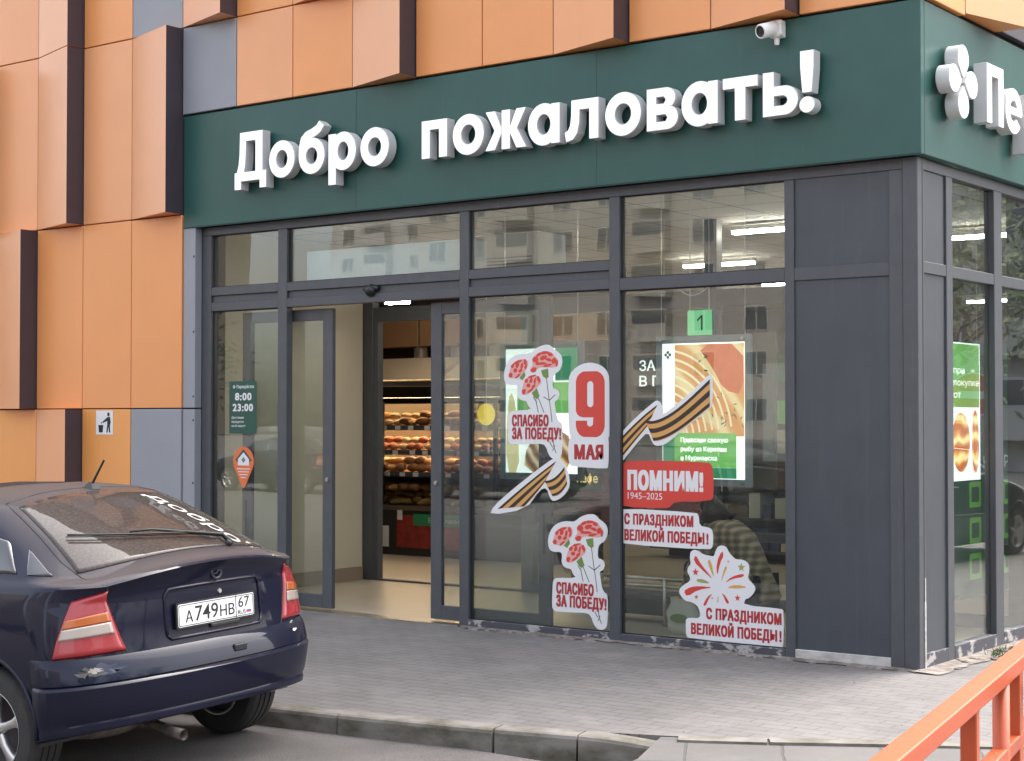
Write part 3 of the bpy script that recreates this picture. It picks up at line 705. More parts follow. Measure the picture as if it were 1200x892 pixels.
# broken mortar and grit along the foot of the glazing
rb = MB(); rr = random.Random(11)
def chunk(cx, cy, cz, s):
    n = 7; top = []; bot = []
    for k in range(n):
        a = 2 * math.pi * k / n; r_ = s * rr.uniform(0.6, 1.2)
        bot.append((cx + r_ * math.cos(a) * 1.5, cy + r_ * math.sin(a) * 0.6, cz)); top.append((cx + r_ * 0.75 * math.cos(a) * 1.5, cy + r_ * 0.7 * math.sin(a) * 0.6, cz + s * rr.uniform(0.2, 0.5)))
    rb.add(bot + top, [tuple(range(n))[::-1], tuple(range(n, 2 * n))] + [(k, (k + 1) % n, n + (k + 1) % n, n + k) for k in range(n)])
for k in range(110):
    x = rr.uniform(-3.9, 0.05); chunk(x, rr.uniform(-0.10, -0.012), 0.0, rr.uniform(0.008, 0.045))
for k in range(26):
    chunk(rr.uniform(0.03, 0.22), rr.uniform(0.0, 2.2), 0.0, rr.uniform(0.01, 0.05))
for k in range(120):
    x = rr.uniform(-5, 3); chunk(x, rr.uniform(-3.2, -0.1), 0.0, rr.uniform(0.002, 0.006))
tag(rb.build("broken_mortar", M['mortar']), kind='stuff')
mt = MB()
pts = []
x = -3.9
while x < 0.12:
    pts.append((x, -0.05 - 0.055 * rr.random())); x += rr.uniform(0.05, 0.14)
mt.add([(a, b_, 0.006) for a, b_ in pts] + [(a, 0.0, 0.014) for a, b_ in pts], [(i, i + 1, len(pts) + i + 1, len(pts) + i) for i in range(len(pts) - 1)])
pts = []; y = -0.1
while y < 8:
    pts.append((0.10 + 0.12 * rr.random(), y)); y += rr.uniform(0.06, 0.2)
mt.add([(a, b_, 0.006) for a, b_ in pts] + [(0.0, b_, 0.014) for a, b_ in pts], [(i, i + 1, len(pts) + i + 1, len(pts) + i) for i in range(len(pts) - 1)])
tag(mt.build("mortar_bed", M['mortar']), kind='structure')
gs = MB()
for cx, cy, n in ((0.16, 1.0, 34), (0.13, 1.25, 22), (0.2, 1.9, 20)):
    for k in range(n):
        a = rr.uniform(0, 6.28); L = rr.uniform(0.03, 0.075); px, py = cx + rr.gauss(0, 0.035), cy + rr.gauss(0, 0.07); w = 0.004
        gs.add([(px - w, py, 0.0), (px + w, py, 0.0), (px + math.cos(a) * L * 0.6, py + math.sin(a) * L * 0.6, L)], [(0, 1, 2)])
tag(gs.build("weeds", mat('weed_green', (0.06, 0.12, 0.03), 0.7)), kind='stuff')

# ------------------------------------------------------------------ fascia signs
SY = -0.09
sign = thing("shop_sign", "long dark green fascia with raised white welcome lettering above the shop entrance", "sign", (-3.6, SY, 3.47))
b = MB(); b.box(-7.20, 0.068, SY, -0.031, 3.472, 4.515)
b.build("sign_panel", M['green'], sign, (-3.6, SY, 3.47), bevel=0.004)
b = MB()
for x in (-5.03, -2.55): b.box(x - 0.002, x + 0.002, SY - 0.0012, SY + 0.01, 3.478, 4.51)
b.box(-7.20, 0.068, SY - 0.0015, SY + 0.01, 3.466, 3.4718)
b.build("panel_seam", mat('seam_green', (0.012, 0.05, 0.045), 0.5), sign, (-3.6, SY, 3.47))
LB, XH = 3.815, 0.312       # baseline, x-height
TH = 0.090
def ring_letter(cx, w=0.315, h=0.332, zc=None, t=TH):
    zc = LB + XH / 2 if zc is None else zc
    return [ell(cx, zc, w / 2, h / 2, 40), ell(cx, zc, w / 2 - t, h / 2 - t * 0.98, 32)]
D1, D0 = 0.128, 0.030
def letter(parts, fr_, parent, orig, name="letter"):
    mb = MB()
    for i, o in enumerate(parts): mb.plate(o, fr_, D0 + 0.001 * i, D1 + 0.0015 * i)
    ob = mb.build(name, M['white'], parent, orig, bevel=0.003)
    fb = MB()                                   # opal acrylic face, faint glow added to whiten it
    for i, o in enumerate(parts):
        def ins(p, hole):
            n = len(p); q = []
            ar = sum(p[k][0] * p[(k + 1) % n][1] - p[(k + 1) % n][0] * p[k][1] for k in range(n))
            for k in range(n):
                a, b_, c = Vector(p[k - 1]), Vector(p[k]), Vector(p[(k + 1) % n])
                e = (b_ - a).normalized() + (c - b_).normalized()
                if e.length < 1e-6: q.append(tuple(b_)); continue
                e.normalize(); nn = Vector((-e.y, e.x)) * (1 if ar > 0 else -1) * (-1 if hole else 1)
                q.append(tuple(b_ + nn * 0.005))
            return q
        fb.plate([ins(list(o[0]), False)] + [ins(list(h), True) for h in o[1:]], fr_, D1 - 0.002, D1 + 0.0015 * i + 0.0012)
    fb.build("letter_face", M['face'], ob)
    return ob
def R_(x0, x1, z0, z1): return [[(x0, z0), (x1, z0), (x1, z1), (x0, z1)]]
FF = front_frame(SY); SO = (-3.6, SY, 3.47)
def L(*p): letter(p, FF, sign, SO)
# Д
L([[(-6.385, 3.742), (-6.302, 3.742), (-6.302, 3.815), (-6.068, 3.815), (-6.068, 3.742), (-5.985, 3.742), (-5.985, 3.898), (-6.030, 3.898), (-6.030, 4.255), (-6.318, 4.255), (-6.325, 4.05), (-6.337, 3.96), (-6.358, 3.898), (-6.385, 3.898)],
   [(-6.265, 3.898), (-6.122, 3.898), (-6.122, 4.172), (-6.238, 4.172), (-6.242, 4.03), (-6.250, 3.95)]])
L(ring_letter(-5.792))
# б : bowl and a tail sweeping up to the right
tail = [(-5.588, 3.975), (-5.582, 4.06), (-5.558, 4.135), (-5.505, 4.180), (-5.430, 4.202), (-5.375, 4.225), (-5.343, 4.262), (-5.283, 4.215), (-5.325, 4.160), (-5.385, 4.130), (-5.450, 4.112), (-5.492, 4.090), (-5.505, 4.045), (-5.500, 3.975)]
L(ring_letter(-5.432, 0.312, 0.318, LB + 0.150), [tail])
L(R_(-5.233, -5.145, 3.690, LB + XH), ring_letter(-5.062, 0.300))
L(ring_letter(-4.705, 0.322))
L([[(-4.190, LB), (-4.102, LB), (-4.102, LB + XH - 0.080), (-4.008, LB + XH - 0.080), (-4.008, LB), (-3.920, LB), (-3.920, LB + XH), (-4.190, LB + XH)]])
L(ring_letter(-3.703, 0.322))
# ж
cx = -3.325; z0, z1 = LB, LB + XH; zm = (z0 + z1) / 2
k1 = [(cx + 0.040, zm + 0.02), (cx + 0.105, z1), (cx + 0.200, z1), (cx + 0.112, zm), (cx + 0.203, z0), (cx + 0.105, z0), (cx + 0.040, zm - 0.03)]
k2 = [(2 * cx - a, b_) for a, b_ in k1]
L(R_(cx - 0.042, cx + 0.042, z0, z1), [k1], [k2])
L(ring_letter(-2.957, 0.305), R_(-2.885, -2.803, LB, LB + XH))
L([[(-2.445, LB), (-2.532, LB), (-2.532, LB + XH - 0.080), (-2.618, LB + XH - 0.080), (-2.622, LB + 0.13), (-2.640, LB + 0.055), (-2.680, LB + 0.008), (-2.745, LB - 0.006), (-2.760, LB + 0.070), (-2.728, LB + 0.085), (-2.710, LB + 0.12), (-2.700, LB + 0.19), (-2.697, LB + XH), (-2.445, LB + XH)]])
L(ring_letter(-2.226, 0.322))
# в
zt, zb2 = LB + XH, LB
bo = [(-2.016, zb2), (-1.845, zb2)] + ell(-1.838, LB + 0.089, 0.092, 0.089, 28, -85, 85) + [(-1.80, LB + 0.168)] + ell(-1.850, LB + 0.233, 0.083, 0.079, 28, -50, 88) + [(-1.86, zt), (-2.016, zt)]
L([bo, [(-1.932, LB + 0.063), (-1.855, LB + 0.063), (-1.838, LB + 0.088), (-1.855, LB + 0.113), (-1.932, LB + 0.113)], [(-1.932, LB + 0.195), (-1.868, LB + 0.195), (-1.853, LB + 0.220), (-1.868, LB + 0.245), (-1.932, LB + 0.245)]])
L(ring_letter(-1.567, 0.305), R_(-1.495, -1.413, LB, LB + XH))
L([[(-1.375, LB + XH), (-1.375, LB + XH - 0.080), (-1.277, LB + XH - 0.080), (-1.277, LB), (-1.189, LB), (-1.189, LB + XH - 0.080), (-1.091, LB + XH - 0.080), (-1.091, LB + XH)]])
so = [(-1.052, LB), (-0.885, LB)] + ell(-0.880, LB + 0.104, 0.104, 0.104, 28, -88, 88) + [(-0.885, LB + 0.208), (-0.964, LB + 0.208), (-0.964, zt), (-1.052, zt)]
L([so, [(-0.964, LB + 0.070), (-0.890, LB + 0.070), (-0.866, LB + 0.085), (-0.860, LB + 0.104), (-0.866, LB + 0.123), (-0.890, LB + 0.138), (-0.964, LB + 0.138)]])
L([[(-0.762, 4.245), (-0.655, 4.245), (-0.656, 4.12), (-0.672, 3.952), (-0.745, 3.952), (-0.761, 4.12)]], [ell(-0.708, 3.868, 0.060, 0.058, 24)])

# side fascia
ss = thing("side_sign", "green fascia on the side wall with a white four petal emblem and raised letters", "sign", (0.07, 1.5, 3.47))
SSO = (0.07, 1.5, 3.47)
b = MB(); b.box(-0.02, 0.069, -0.030, 9.0, 3.472, 4.515); b.build("sign_panel", M['green'], ss, SSO, bevel=0.004)
SFm = side_frame(0.069)
ex, ez = 0.335, 4.005
def petal(a):
    pts = [(0.026, 0.0)]
    for k in range(0, 25):
        t = rad(-125 + 250 * k / 24)
        pts.append((0.158 + 0.096 * math.cos(t), 0.096 * math.sin(t)))
    c, s = math.cos(rad(a)), math.sin(rad(a))
    return [[(ex + p * c - q * s, ez + p * s + q * c) for p, q in pts]]
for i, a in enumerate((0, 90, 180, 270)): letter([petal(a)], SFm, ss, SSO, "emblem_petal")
y = 0.765; tz = 4.215; bz = 3.79
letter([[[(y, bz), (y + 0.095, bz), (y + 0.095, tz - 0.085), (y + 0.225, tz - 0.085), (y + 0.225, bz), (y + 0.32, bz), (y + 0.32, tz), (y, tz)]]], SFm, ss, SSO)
y = 1.29; zc = bz + 0.155
low = ell(y, zc, 0.165, 0.168, 30, 178, 322) + ell(y, zc, 0.165 - TH, 0.168 - TH, 26, 178, 318)[::-1]
arch = ell(y, zc, 0.163, 0.166, 30, -2, 182) + ell(y, zc, 0.074, 0.077, 24, 0, 180)[::-1]
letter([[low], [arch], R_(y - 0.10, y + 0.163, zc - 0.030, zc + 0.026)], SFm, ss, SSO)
y = 1.53
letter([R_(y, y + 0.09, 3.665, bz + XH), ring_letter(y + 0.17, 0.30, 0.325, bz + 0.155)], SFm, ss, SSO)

# ------------------------------------------------------------------ window stickers (on the outer face of the panes)
SG = 0.038                                   # the sticker faces the street just off the glass
def sfr(lift=0.0): return front_frame(SG - lift)
def shift(p, dx, dz): return [(x + dx, z + dz) for x, z in p]
def base_plate(t, org, out, m='sticker', lift=0.0, name="backing", sm=1):
    b = MB(); b.plate([smooth_poly(out, sm) if sm else out], sfr(lift), 0.0, 0.0015)
    return b.build(name, M[m], t, org)
def carnation_sticker(ox, oz, sc, lift, label):
    org = (ox, SG, oz)
    t = thing("carnation_sticker", label, "sticker", org, group="carnation stickers on the shop window")
    S = lambda p: [(ox + x * sc, oz + z * sc) for x, z in p]
    base_plate(t, org, S(CARN), 'sticker', lift)
    def flat(name, polys, m, d):
        b = MB()
        for p in polys: b.plate([S(p)], sfr(lift), d - 0.0004, d)
        return b.build(name, M[m], t, org)
    for ln in STEMS:
        st = MB()
        q = S(ln)
        for (x0, z0), (x1, z1) in zip(q, q[1:]):
            dx, dz = x1 - x0, z1 - z0; l = math.hypot(dx, dz); nx, nz = -dz / l * 0.0035, dx / l * 0.0035
            st.plate([[(x0 + nx, z0 + nz), (x0 - nx, z0 - nz), (x1 - nx, z1 - nz), (x1 + nx, z1 + nz)]], sfr(lift), 0.0017, 0.0021)
        st.build("stem" if len(ln) > 3 else "leaf", M['stem'], t, org)
    flat("sepal", SEPALS, 'sepal', 0.0025)
    cuts = [0, 12, 22, 32]
    for k in range(3):
        b = MB(); b.plate([S(smooth_poly(PINKS[k]))], sfr(lift), 0.0026, 0.0030)
        fo = b.build("flower", M['pinkp'], t, org)
        b = MB()
        for i, p in enumerate(PETALS[cuts[k]:cuts[k + 1]]):
            mx_, mz_ = sum(q[0] for q in p) / len(p), sum(q[1] for q in p) / len(p)
            b.plate([S([(mx_ + (q[0] - mx_) * 0.86, mz_ + (q[1] - mz_) * 0.86) for q in p])], sfr(lift), 0.0030, 0.0034 + 0.00006 * i)
        b.build("petal", M['poppy'], fo)
    b = MB()
    text(b, "СПАСИБО", sfr(lift), ox - 0.205 * sc, ox + 0.150 * sc, oz - 0.178 * sc, 0.092 * sc, 0.0036, 0.012, bold=0.0042)
    text(b, "ЗА ПОБЕДУ!", sfr(lift), ox - 0.205 * sc, ox + 0.268 * sc, oz - 0.278 * sc, 0.092 * sc, 0.0036, 0.012, bold=0.0042)
    b.build("lettering", M['redtext'], t, org)
carnation_sticker(-3.245, 1.815, 1.02, 0.0, "white sticker of three red carnations, partly over the left poster beside the big red 9")
carnation_sticker(-2.815, 0.505, 1.0, 0.0, "white die cut sticker with three red carnations, low on the pane beside the mullion")

# 9 МАЯ
org = (-2.70, SG, 1.72)
t = thing("holiday_date_sticker", "tall white sticker with a big red 9 over the word МАЯ", "sticker", org)
base_plate(t, org, NINE_OUT)
x0, x1, z0, z1 = -2.832, -2.562, 1.553, 2.062
b = MB()
nine_o = [(x0, 1.755), (x0, 1.985), (x0 + 0.012, 2.02), (x0 + 0.035, 2.045), (x0 + 0.07, z1), (x1 - 0.07, z1), (x1 - 0.035, 2.045), (x1 - 0.012, 2.02), (x1, 1.985), (x1, 1.635), (x1 - 0.012, 1.598), (x1 - 0.035, 1.570), (x1 - 0.07, z0), (x0 + 0.07, z0), (x0 + 0.035, 1.570), (x0 + 0.012, 1.598), (x0, 1.635), (x0, 1.680), (x0 + 0.105, 1.680), (x0 + 0.107, 1.650), (x0 + 0.120, 1.636), (x0 + 0.145, 1.636), (x0 + 0.160, 1.650), (x0 + 0.164, 1.705), (x0 + 0.070, 1.705), (x0 + 0.035, 1.712), (x0 + 0.012, 1.730)]
nine_h = rrect(x0 + 0.107, x0 + 0.164, 1.785, 1.985, 0.026)
b.plate([nine_o, nine_h], sfr(), 0.0017, 0.0022)
b.build("numeral", M['poppy'], t, org)
b = MB(); text(b, "МАЯ", sfr(), -2.848, -2.574, 1.378, 0.118, 0.0022, 0.012, bold=0.007); b.build("lettering", M['redtext'], t, org)

# ribbons
def bez(pts, n):
    """smooth sampling of a control polyline"""
    P = [Vector((x, z)) for x, z in pts]
    if len(P) == 2: return [tuple(P[0].lerp(P[1], i / n)) for i in range(n + 1)]
    out = []
    for i in range(n + 1):
        q = P
        while len(q) > 1: q = [a.lerp(b_, i / n) for a, b_ in zip(q, q[1:])]
        out.append(tuple(q[0]))
    return out
def band(t, org, up, low, lift, d, name="ribbon_band"):
    n = 14
    u, l = bez(up, n), bez(low, n)
    o = MB(); o.plate([u + l[::-1]], sfr(lift), d - 0.0004, d)
    ob = o.build(name, M['gold'], t, org)
    b = MB()
    for a0, a1 in ((0.0, 0.15), (0.38, 0.60), (0.83, 0.97)):
        A = [(p[0] + (q[0] - p[0]) * a0, p[1] + (q[1] - p[1]) * a0) for p, q in zip(u, l)]
        B = [(p[0] + (q[0] - p[0]) * a1, p[1] + (q[1] - p[1]) * a1) for p, q in zip(u, l)]
        b.plate([A + B[::-1]], sfr(lift), d + 0.0001, d + 0.0005)
    b.build("stripe", M['ribblack'], ob)
org = (-3.2, SG, 1.2)
t = thing("ribbon_sticker", "folded black and orange striped ribbon sticker, below the carnations on the left pane", "sticker", org, group="striped ribbon stickers")
base_plate(t, org, RIB1_OUT, 'sticker', 0.003)
band(t, org, [(-3.595, 0.970), (-3.30, 1.19), (-3.02, 1.362)], [(-3.325, 0.998), (-3.22, 1.09), (-3.128, 1.195)], 0.003, 0.0022)
band(t, org, [(-3.130, 1.205), (-3.03, 1.205), (-2.940, 1.318)], [(-3.052, 1.085), (-2.97, 1.085), (-2.912, 1.185)], 0.003, 0.0032)
org = (-2.0, SG, 1.65)
t = thing("ribbon_sticker", "wavy black and orange striped ribbon sticker, across the fish poster above the red panel", "sticker", org, group="striped ribbon stickers")
base_plate(t, org, RIB2_OUT, 'sticker', 0.003)
band(t, org, [(-2.398, 1.560), (-2.22, 1.72), (-2.086, 1.798)], [(-2.398, 1.405), (-2.27, 1.54), (-2.172, 1.640)], 0.003, 0.0022)
band(t, org, [(-2.192, 1.685), (-2.12, 1.655), (-1.96, 1.70), (-1.80, 1.85), (-1.632, 1.985)], [(-2.118, 1.525), (-2.04, 1.525), (-1.90, 1.58), (-1.77, 1.69), (-1.632, 1.780)], 0.003, 0.0032)

# red ПОМНИМ panel, two wishes
org = (-2.0, SG, 1.2)
t = thing("remembrance_sticker", "red speech bubble sticker reading ПОМНИМ! 1945-2025", "sticker", org)
base_plate(t, org, RED_OUT, 'poppy', 0.001)
b = MB(); text(b, "ПОМНИМ!", sfr(0.001), -2.355, -1.690, 1.155, 0.152, 0.0022, 0.015, bold=0.008); text(b, "1945–2025", sfr(0.001), -2.352, -2.045, 1.088, 0.052, 0.0022, 0.0)
b.build("lettering", M['sticker'], t, org)
org = (-2.0, SG, 0.87)
t = thing("greeting_sticker", "white two line greeting sticker with red lettering directly under the red speech bubble", "sticker", org, group="greeting stickers")
base_plate(t, org, WISH_OUT)
b = MB(); text(b, "С ПРАЗДНИКОМ", sfr(), -2.385, -1.776, 0.893, 0.084, 0.0022, 0.012, bold=0.0042); text(b, "ВЕЛИКОЙ ПОБЕДЫ\u200a!", sfr(), -2.385, -1.648, 0.771, 0.086, 0.0022, 0.012, bold=0.0042)
b.build("lettering", M['redtext'], t, org)
org = (-1.45, SG, 0.3)
t = thing("firework_sticker", "white firework burst sticker with coloured rays and stars over a red greeting", "sticker", org)
base_plate(t, org, FIRE_OUT, 'sticker', 0.002)
cm = {'red': 'poppy', 'gold': 'gold', 'green': 'olive', 'olive': 'olive', 'pink': 'pinkp'}
for c, p in RAYS:
    b = MB(); b.plate([smooth_poly(p, 1)], sfr(0.002), 0.0018, 0.0022); b.build("ray", M[cm[c]], t, org)
for c, (sx, sz), r_ in STARS:
    b = MB(); b.plate([[(sx + (r_ if k % 2 == 0 else r_ * 0.42) * math.sin(math.pi * k / 5), sz + (r_ if k % 2 == 0 else r_ * 0.42) * math.cos(math.pi * k / 5)) for k in range(10)]], sfr(0.002), 0.0018, 0.0022)
    b.build("star", M[cm[c]], t, org)
b = MB(); text(b, "С ПРАЗДНИКОМ", sfr(0.002), -1.670, -1.052, 0.226, 0.084, 0.0022, 0.012, bold=0.0042); text(b, "ВЕЛИКОЙ ПОБЕДЫ\u200a!", sfr(0.002), -1.798, -1.052, 0.106, 0.084, 0.0022, 0.012, bold=0.0042)
b.build("lettering", M['redtext'], t, org)

# opening hours plate and pin shaped sticker on the left pane
org = (-6.53, SG, 1.8)
t = thing("opening_hours_sign", "small dark green opening hours notice reading 8:00 23:00 on the leftmost pane", "sign", org)
b = MB(); b.plate([rrect(-6.711, -6.357, 1.558, 2.037, 0.008)], sfr(), 0.0, 0.002); b.build("backing", M['darkgreen'], t, org)
b = MB()
text(b, "Перекрёсток", sfr(), -6.615, -6.385, 1.972, 0.030, 0.0024, 0.02)
for a in range(4):
    b.plate([ell(-6.648 + 0.010 * math.cos(math.pi / 2 * a), 1.986 + 0.010 * math.sin(math.pi / 2 * a), 0.0065, 0.0065, 10)], sfr(), 0.002, 0.0024)
text(b, "8:00", sfr(), -6.635, -6.420, 1.862, 0.072, 0.0024, 0.012, bold=0.003)
text(b, "23:00", sfr(), -6.665, -6.400, 1.762, 0.072, 0.0024, 0.012, bold=0.003)
for i, s_ in enumerate(("Доставим", "продукты", "за 60 минут!")): text(b, s_, sfr(), -6.680, -6.50 - (0.02 if i < 2 else 0), 1.695 - 0.038 * i, 0.021, 0.0024, 0.012)
b.build("lettering", M['sticker'], t, org)
org = (-6.52, SG, 1.3)
t = thing("pin_sticker", "orange map pin sticker with a little white house, below the opening hours notice", "sticker", org)
px_, pz_, pr = -6.522, 1.305, 0.133
pin = ell(px_, pz_, pr, pr, 36, -28, 208) + [(px_ - 0.075, 1.17), (px_ - 0.022, 1.075), (px_, 1.06), (px_ + 0.022, 1.075), (px_ + 0.075, 1.17)]
b = MB(); b.plate([pin], sfr(), 0.0, 0.0016); b.build("backing", M['orangeprint'], t, org)
b = MB(); b.plate([[(px_ - 0.105, 1.318), (px_, 1.418), (px_ + 0.105, 1.318), (px_ + 0.085, 1.30), (px_ - 0.085, 1.30)]], sfr(), 0.0016, 0.002); b.build("house_roof", M['darkgreen'], t, org)
b = MB(); b.plate([[(px_ - 0.072, 1.268), (px_ + 0.072, 1.268), (px_ + 0.072, 1.325), (px_, 1.388), (px_ - 0.072, 1.325)]], sfr(), 0.002, 0.0024)
for i, w in enumerate((0.085, 0.070, 0.055, 0.035)): b.box(px_ - w, px_ + w, SG - 0.0024, SG - 0.0018, 1.232 - 0.026 * i, 1.240 - 0.026 * i)
b.build("house_wall", M['sticker'], t, org)
b = MB()
for a in range(4): b.plate([ell(px_ + 0.014 * math.cos(math.pi / 2 * a), 1.318 + 0.014 * math.sin(math.pi / 2 * a), 0.010, 0.010, 10)], sfr(), 0.0024, 0.0028)
b.build("emblem", M['darkgreen'], t, org)

# keep-tidy pictogram on the cladding
org = (-8.305, YC, 1.66)
t = thing("litter_sign", "small white pictogram of a person putting rubbish in a bin on the orange cladding", "sign", org)
LF = front_frame(YC - 0.001)
b = MB(); b.plate([[(-8.43, 1.540), (-8.180, 1.540), (-8.180, 1.772), (-8.43, 1.772)]], LF, 0.0, 0.003); b.build("backing", M['sticker'], t, org)
b = MB()
b.plate([ell(-8.245, 1.735, 0.018, 0.020, 14)], LF, 0.003, 0.0036)
b.plate([[(-8.262, 1.708), (-8.222, 1.712), (-8.210, 1.66), (-8.222, 1.625), (-8.215, 1.56), (-8.235, 1.56), (-8.243, 1.62), (-8.255, 1.56), (-8.275, 1.56), (-8.262, 1.635), (-8.262, 1.672), (-8.325, 1.652), (-8.330, 1.666), (-8.270, 1.702)]], LF, 0.003, 0.0036)
b.plate([[(-8.385, 1.560), (-8.330, 1.560), (-8.320, 1.632), (-8.395, 1.632)]], LF, 0.003, 0.0036)
b.plate([ell(-8.345, 1.655, 0.009, 0.009, 8)], LF, 0.003, 0.0036)
b.build("pictogram", M['gasket'], t, org)

# security camera under the cladding
org = (-1.05, SY, 4.44)
t = thing("security_camera", "small white bullet security camera mounted high on the green fascia", "camera", org)
b = MB(); b.box(-1.03, -0.935, SY - 0.075, SY, 4.385, 4.505)
for dx in (-1.035, -0.942):
    for dz in (4.395, 4.478): b.lathe([(0, -0.09), (0.012, -0.09), (0.012, -0.06)], (dx + 0.006, SY, dz + 0.008), (0, 1, 0), 10)
b.build("junction_box", M['whitepaint'], t, org, bevel=0.006)
b = MB(); ax = Vector((-0.30, -0.85, -0.28)).normalized(); c0 = Vector((-1.0, SY - 0.08, 4.445))
b.lathe([(0.0, -0.03), (0.045, -0.03), (0.052, 0.0), (0.052, 0.115), (0.045, 0.125), (0.040, 0.120)], c0, ax, 24); b.build("camera_body", M['whitepaint'], t, org, smooth=True)
b = MB(); b.lathe([(0.040, 0.119), (0.022, 0.112), (0.0, 0.118)], c0, ax, 24); b.build("lens", M['black'], t, org, smooth=True)
b = MB(); b.lathe([(0.0, 0.0), (0.022, 0.0), (0.016, 0.05), (0.0, 0.055)], (-0.985, SY - 0.04, 4.385), (0, 0, -1), 12); b.build("cable_gland", M['whitepaint'], t, org)

# ------------------------------------------------------------------ inside the shop
b = MB(); b.box(-23.8, -0.08, 0.08, 21.7, -0.1, 0.001); b.box(-5.94, -3.965, 0.001, 0.08, -0.1, 0.0005)
tag(b.build("floor", M['floor']), kind='structure')
b = MB(); b.box(-23.8, -0.08, 0.305, 21.7, 3.50, 3.56); tag(b.build("ceiling", M['ceil']), kind='structure')
iw = thing("vestibule_wall", "cream plastered side wall of the entrance lobby with a tan skirting", "wall", (-7.3, 1.3, 0))
b = MB(); b.box(-7.40, -7.25, 0.32, 2.45, 0.0, 3.5); b.build("plaster", M['cream'], iw, (-7.3, 1.3, 0))
b = MB(); b.box(-7.249, -7.232, 0.32, 2.44, 0.002, 0.14); b.build("skirting", M['tan'], iw, (-7.3, 1.3, 0))
pt = thing("lobby_partition", "dark framed glass partition across the back of the entrance lobby with an open doorway", "partition", (-4.5, 2.5, 0))
PO = (-4.5, 2.5, 0)
b = MB()
for a, c in ((-7.42, -7.12), (-5.17, -5.03), (-3.10, -2.97), (-1.0, -0.86), (-0.30, -0.15)): b.box(a, c, 2.46, 2.56, 0.0, 3.5)
b.box(-7.12, -0.30, 2.462, 2.558, 2.71, 2.86)
for a, c in ((-5.03, -3.10), (-2.97, -1.0), (-0.86, -0.30)): b.box(a, c, 2.464, 2.556, 0.0, 0.10); b.box(a, c, 2.464, 2.556, 0.60, 0.68)
b.box(-7.12, -7.05, 2.47, 2.55, 0.0, 2.71)
b.build("partition_frame", M['frame'], pt, PO, bevel=0.003)
b = MB()
for a, c in ((-5.03, -3.10), (-2.97, -1.0)): b.box(a, c, 2.505, 2.511, 0.68, 2.71)
b.build("partition_pane", M['glass_in'], pt, PO)
b = MB(); b.box(-7.05, -5.17, 2.47, 2.55, 0.0, 0.02); b.build("threshold", M['frame'], pt, PO)

# white housing of the door drive and the air unit seen in the top panes
t = thing("door_drive_housing", "long white housing of the sliding door drive behind the pane over the entrance", "housing", (-4.9, 0.3, 2.84))
b = MB(); b.box(-5.86, -3.99, 0.16, 0.40, 2.80, 3.19); b.build("cover", M['whitepaint'], t, (-4.9, 0.3, 2.84), bevel=0.01)
b = MB(); b.box(-5.80, -4.05, 0.154, 0.159, 2.815, 2.835); b.build("seam", M['greypan'], t, (-4.9, 0.3, 2.84))
t = thing("air_unit", "boxy white air unit hung under the lobby ceiling behind the third top pane", "air unit", (-5.1, 2.0, 3.1))
b = MB(); b.box(-5.35, -4.55, 1.9, 2.35, 3.08, 3.45); b.build("casing", M['whitepaint'], t, (-5.1, 2.0, 3.1), bevel=0.01)
b = MB()
for k in range(4): b.box(-5.30, -4.62, 1.893, 1.899, 3.12 + 0.03 * k, 3.132 + 0.03 * k)
b.build("grille", M['greypan'], t, (-5.1, 2.0, 3.1))

# ceiling light tubes
def light(x0, x1, y, z, lab, m='tube'):
    o = ((x0 + x1) / 2, y, z)
    t = thing("ceiling_light", lab, "ceiling light", o, group="tube lights under the shop ceiling")
    b = MB(); b.box(x0, x1, y - 0.045, y + 0.045, z + 0.031, z + 0.07); b.build("housing", M['whitepaint'], t, o)
    b = MB(); b.box(x0 + 0.01, x1 - 0.01, y - 0.035, y + 0.035, z, z + 0.030); b.build("diffuser", M[m], t, o)
LL = [(-3.05, -1.85, 2.9, 3.40, "long tube light behind the top pane nearest the dark corner panel"), (-5.2, -4.3, 5.6, 3.40, "shorter tube light farther back behind the top pane"),
      (-5.6, -4.2, 8.2, 3.38, "tube light over the middle aisle of the shop"), (-9.6, -8.4, 7.6, 3.36, "tube light over the far left aisle"),
      (-6.08, -5.80, 1.5, 2.80, "short light hung low in the entrance lobby"), (-8.2, -7.0, 4.2, 3.38, "tube light in front of the bakery counter"),
      (-7.4, -6.2, 10.2, 3.36, "tube light over the rear shelves"), (-12.2, -11.0, 9.5, 3.36, "tube light over the fridge wall"), (-4.6, -3.4, 12.5, 3.36, "rearmost tube light of the shop"), (-1.6, -0.9, 4.4, 3.38, "tube light along the side windows")]
for a in LL: light(*a, m="lobby" if a[3] < 3 else "tube")

# back and side walls of the sales floor
t = thing("store_back_wall", "dim brown back wall of the sales floor with a green band", "wall", (-10, 14, 0))
b = MB(); b.box(-20, -0.4, 14.0, 14.15, 0, 3.5); b.build("plaster", M['storewall'], t, (-10, 14, 0))
b = MB(); b.box(-20, -0.4, 13.985, 13.999, 2.3, 2.75); b.build("colour_band", M['midgreen'], t, (-10, 14, 0))
t = thing("store_side_wall", "dim brown left wall of the sales floor", "wall", (-15, 8, 0))
b = MB(); b.box(-15.15, -15, 0.35, 14, 0, 3.5); b.build("plaster", M['storewall'], t, (-15, 8, 0))

rl0 = random.Random(9)
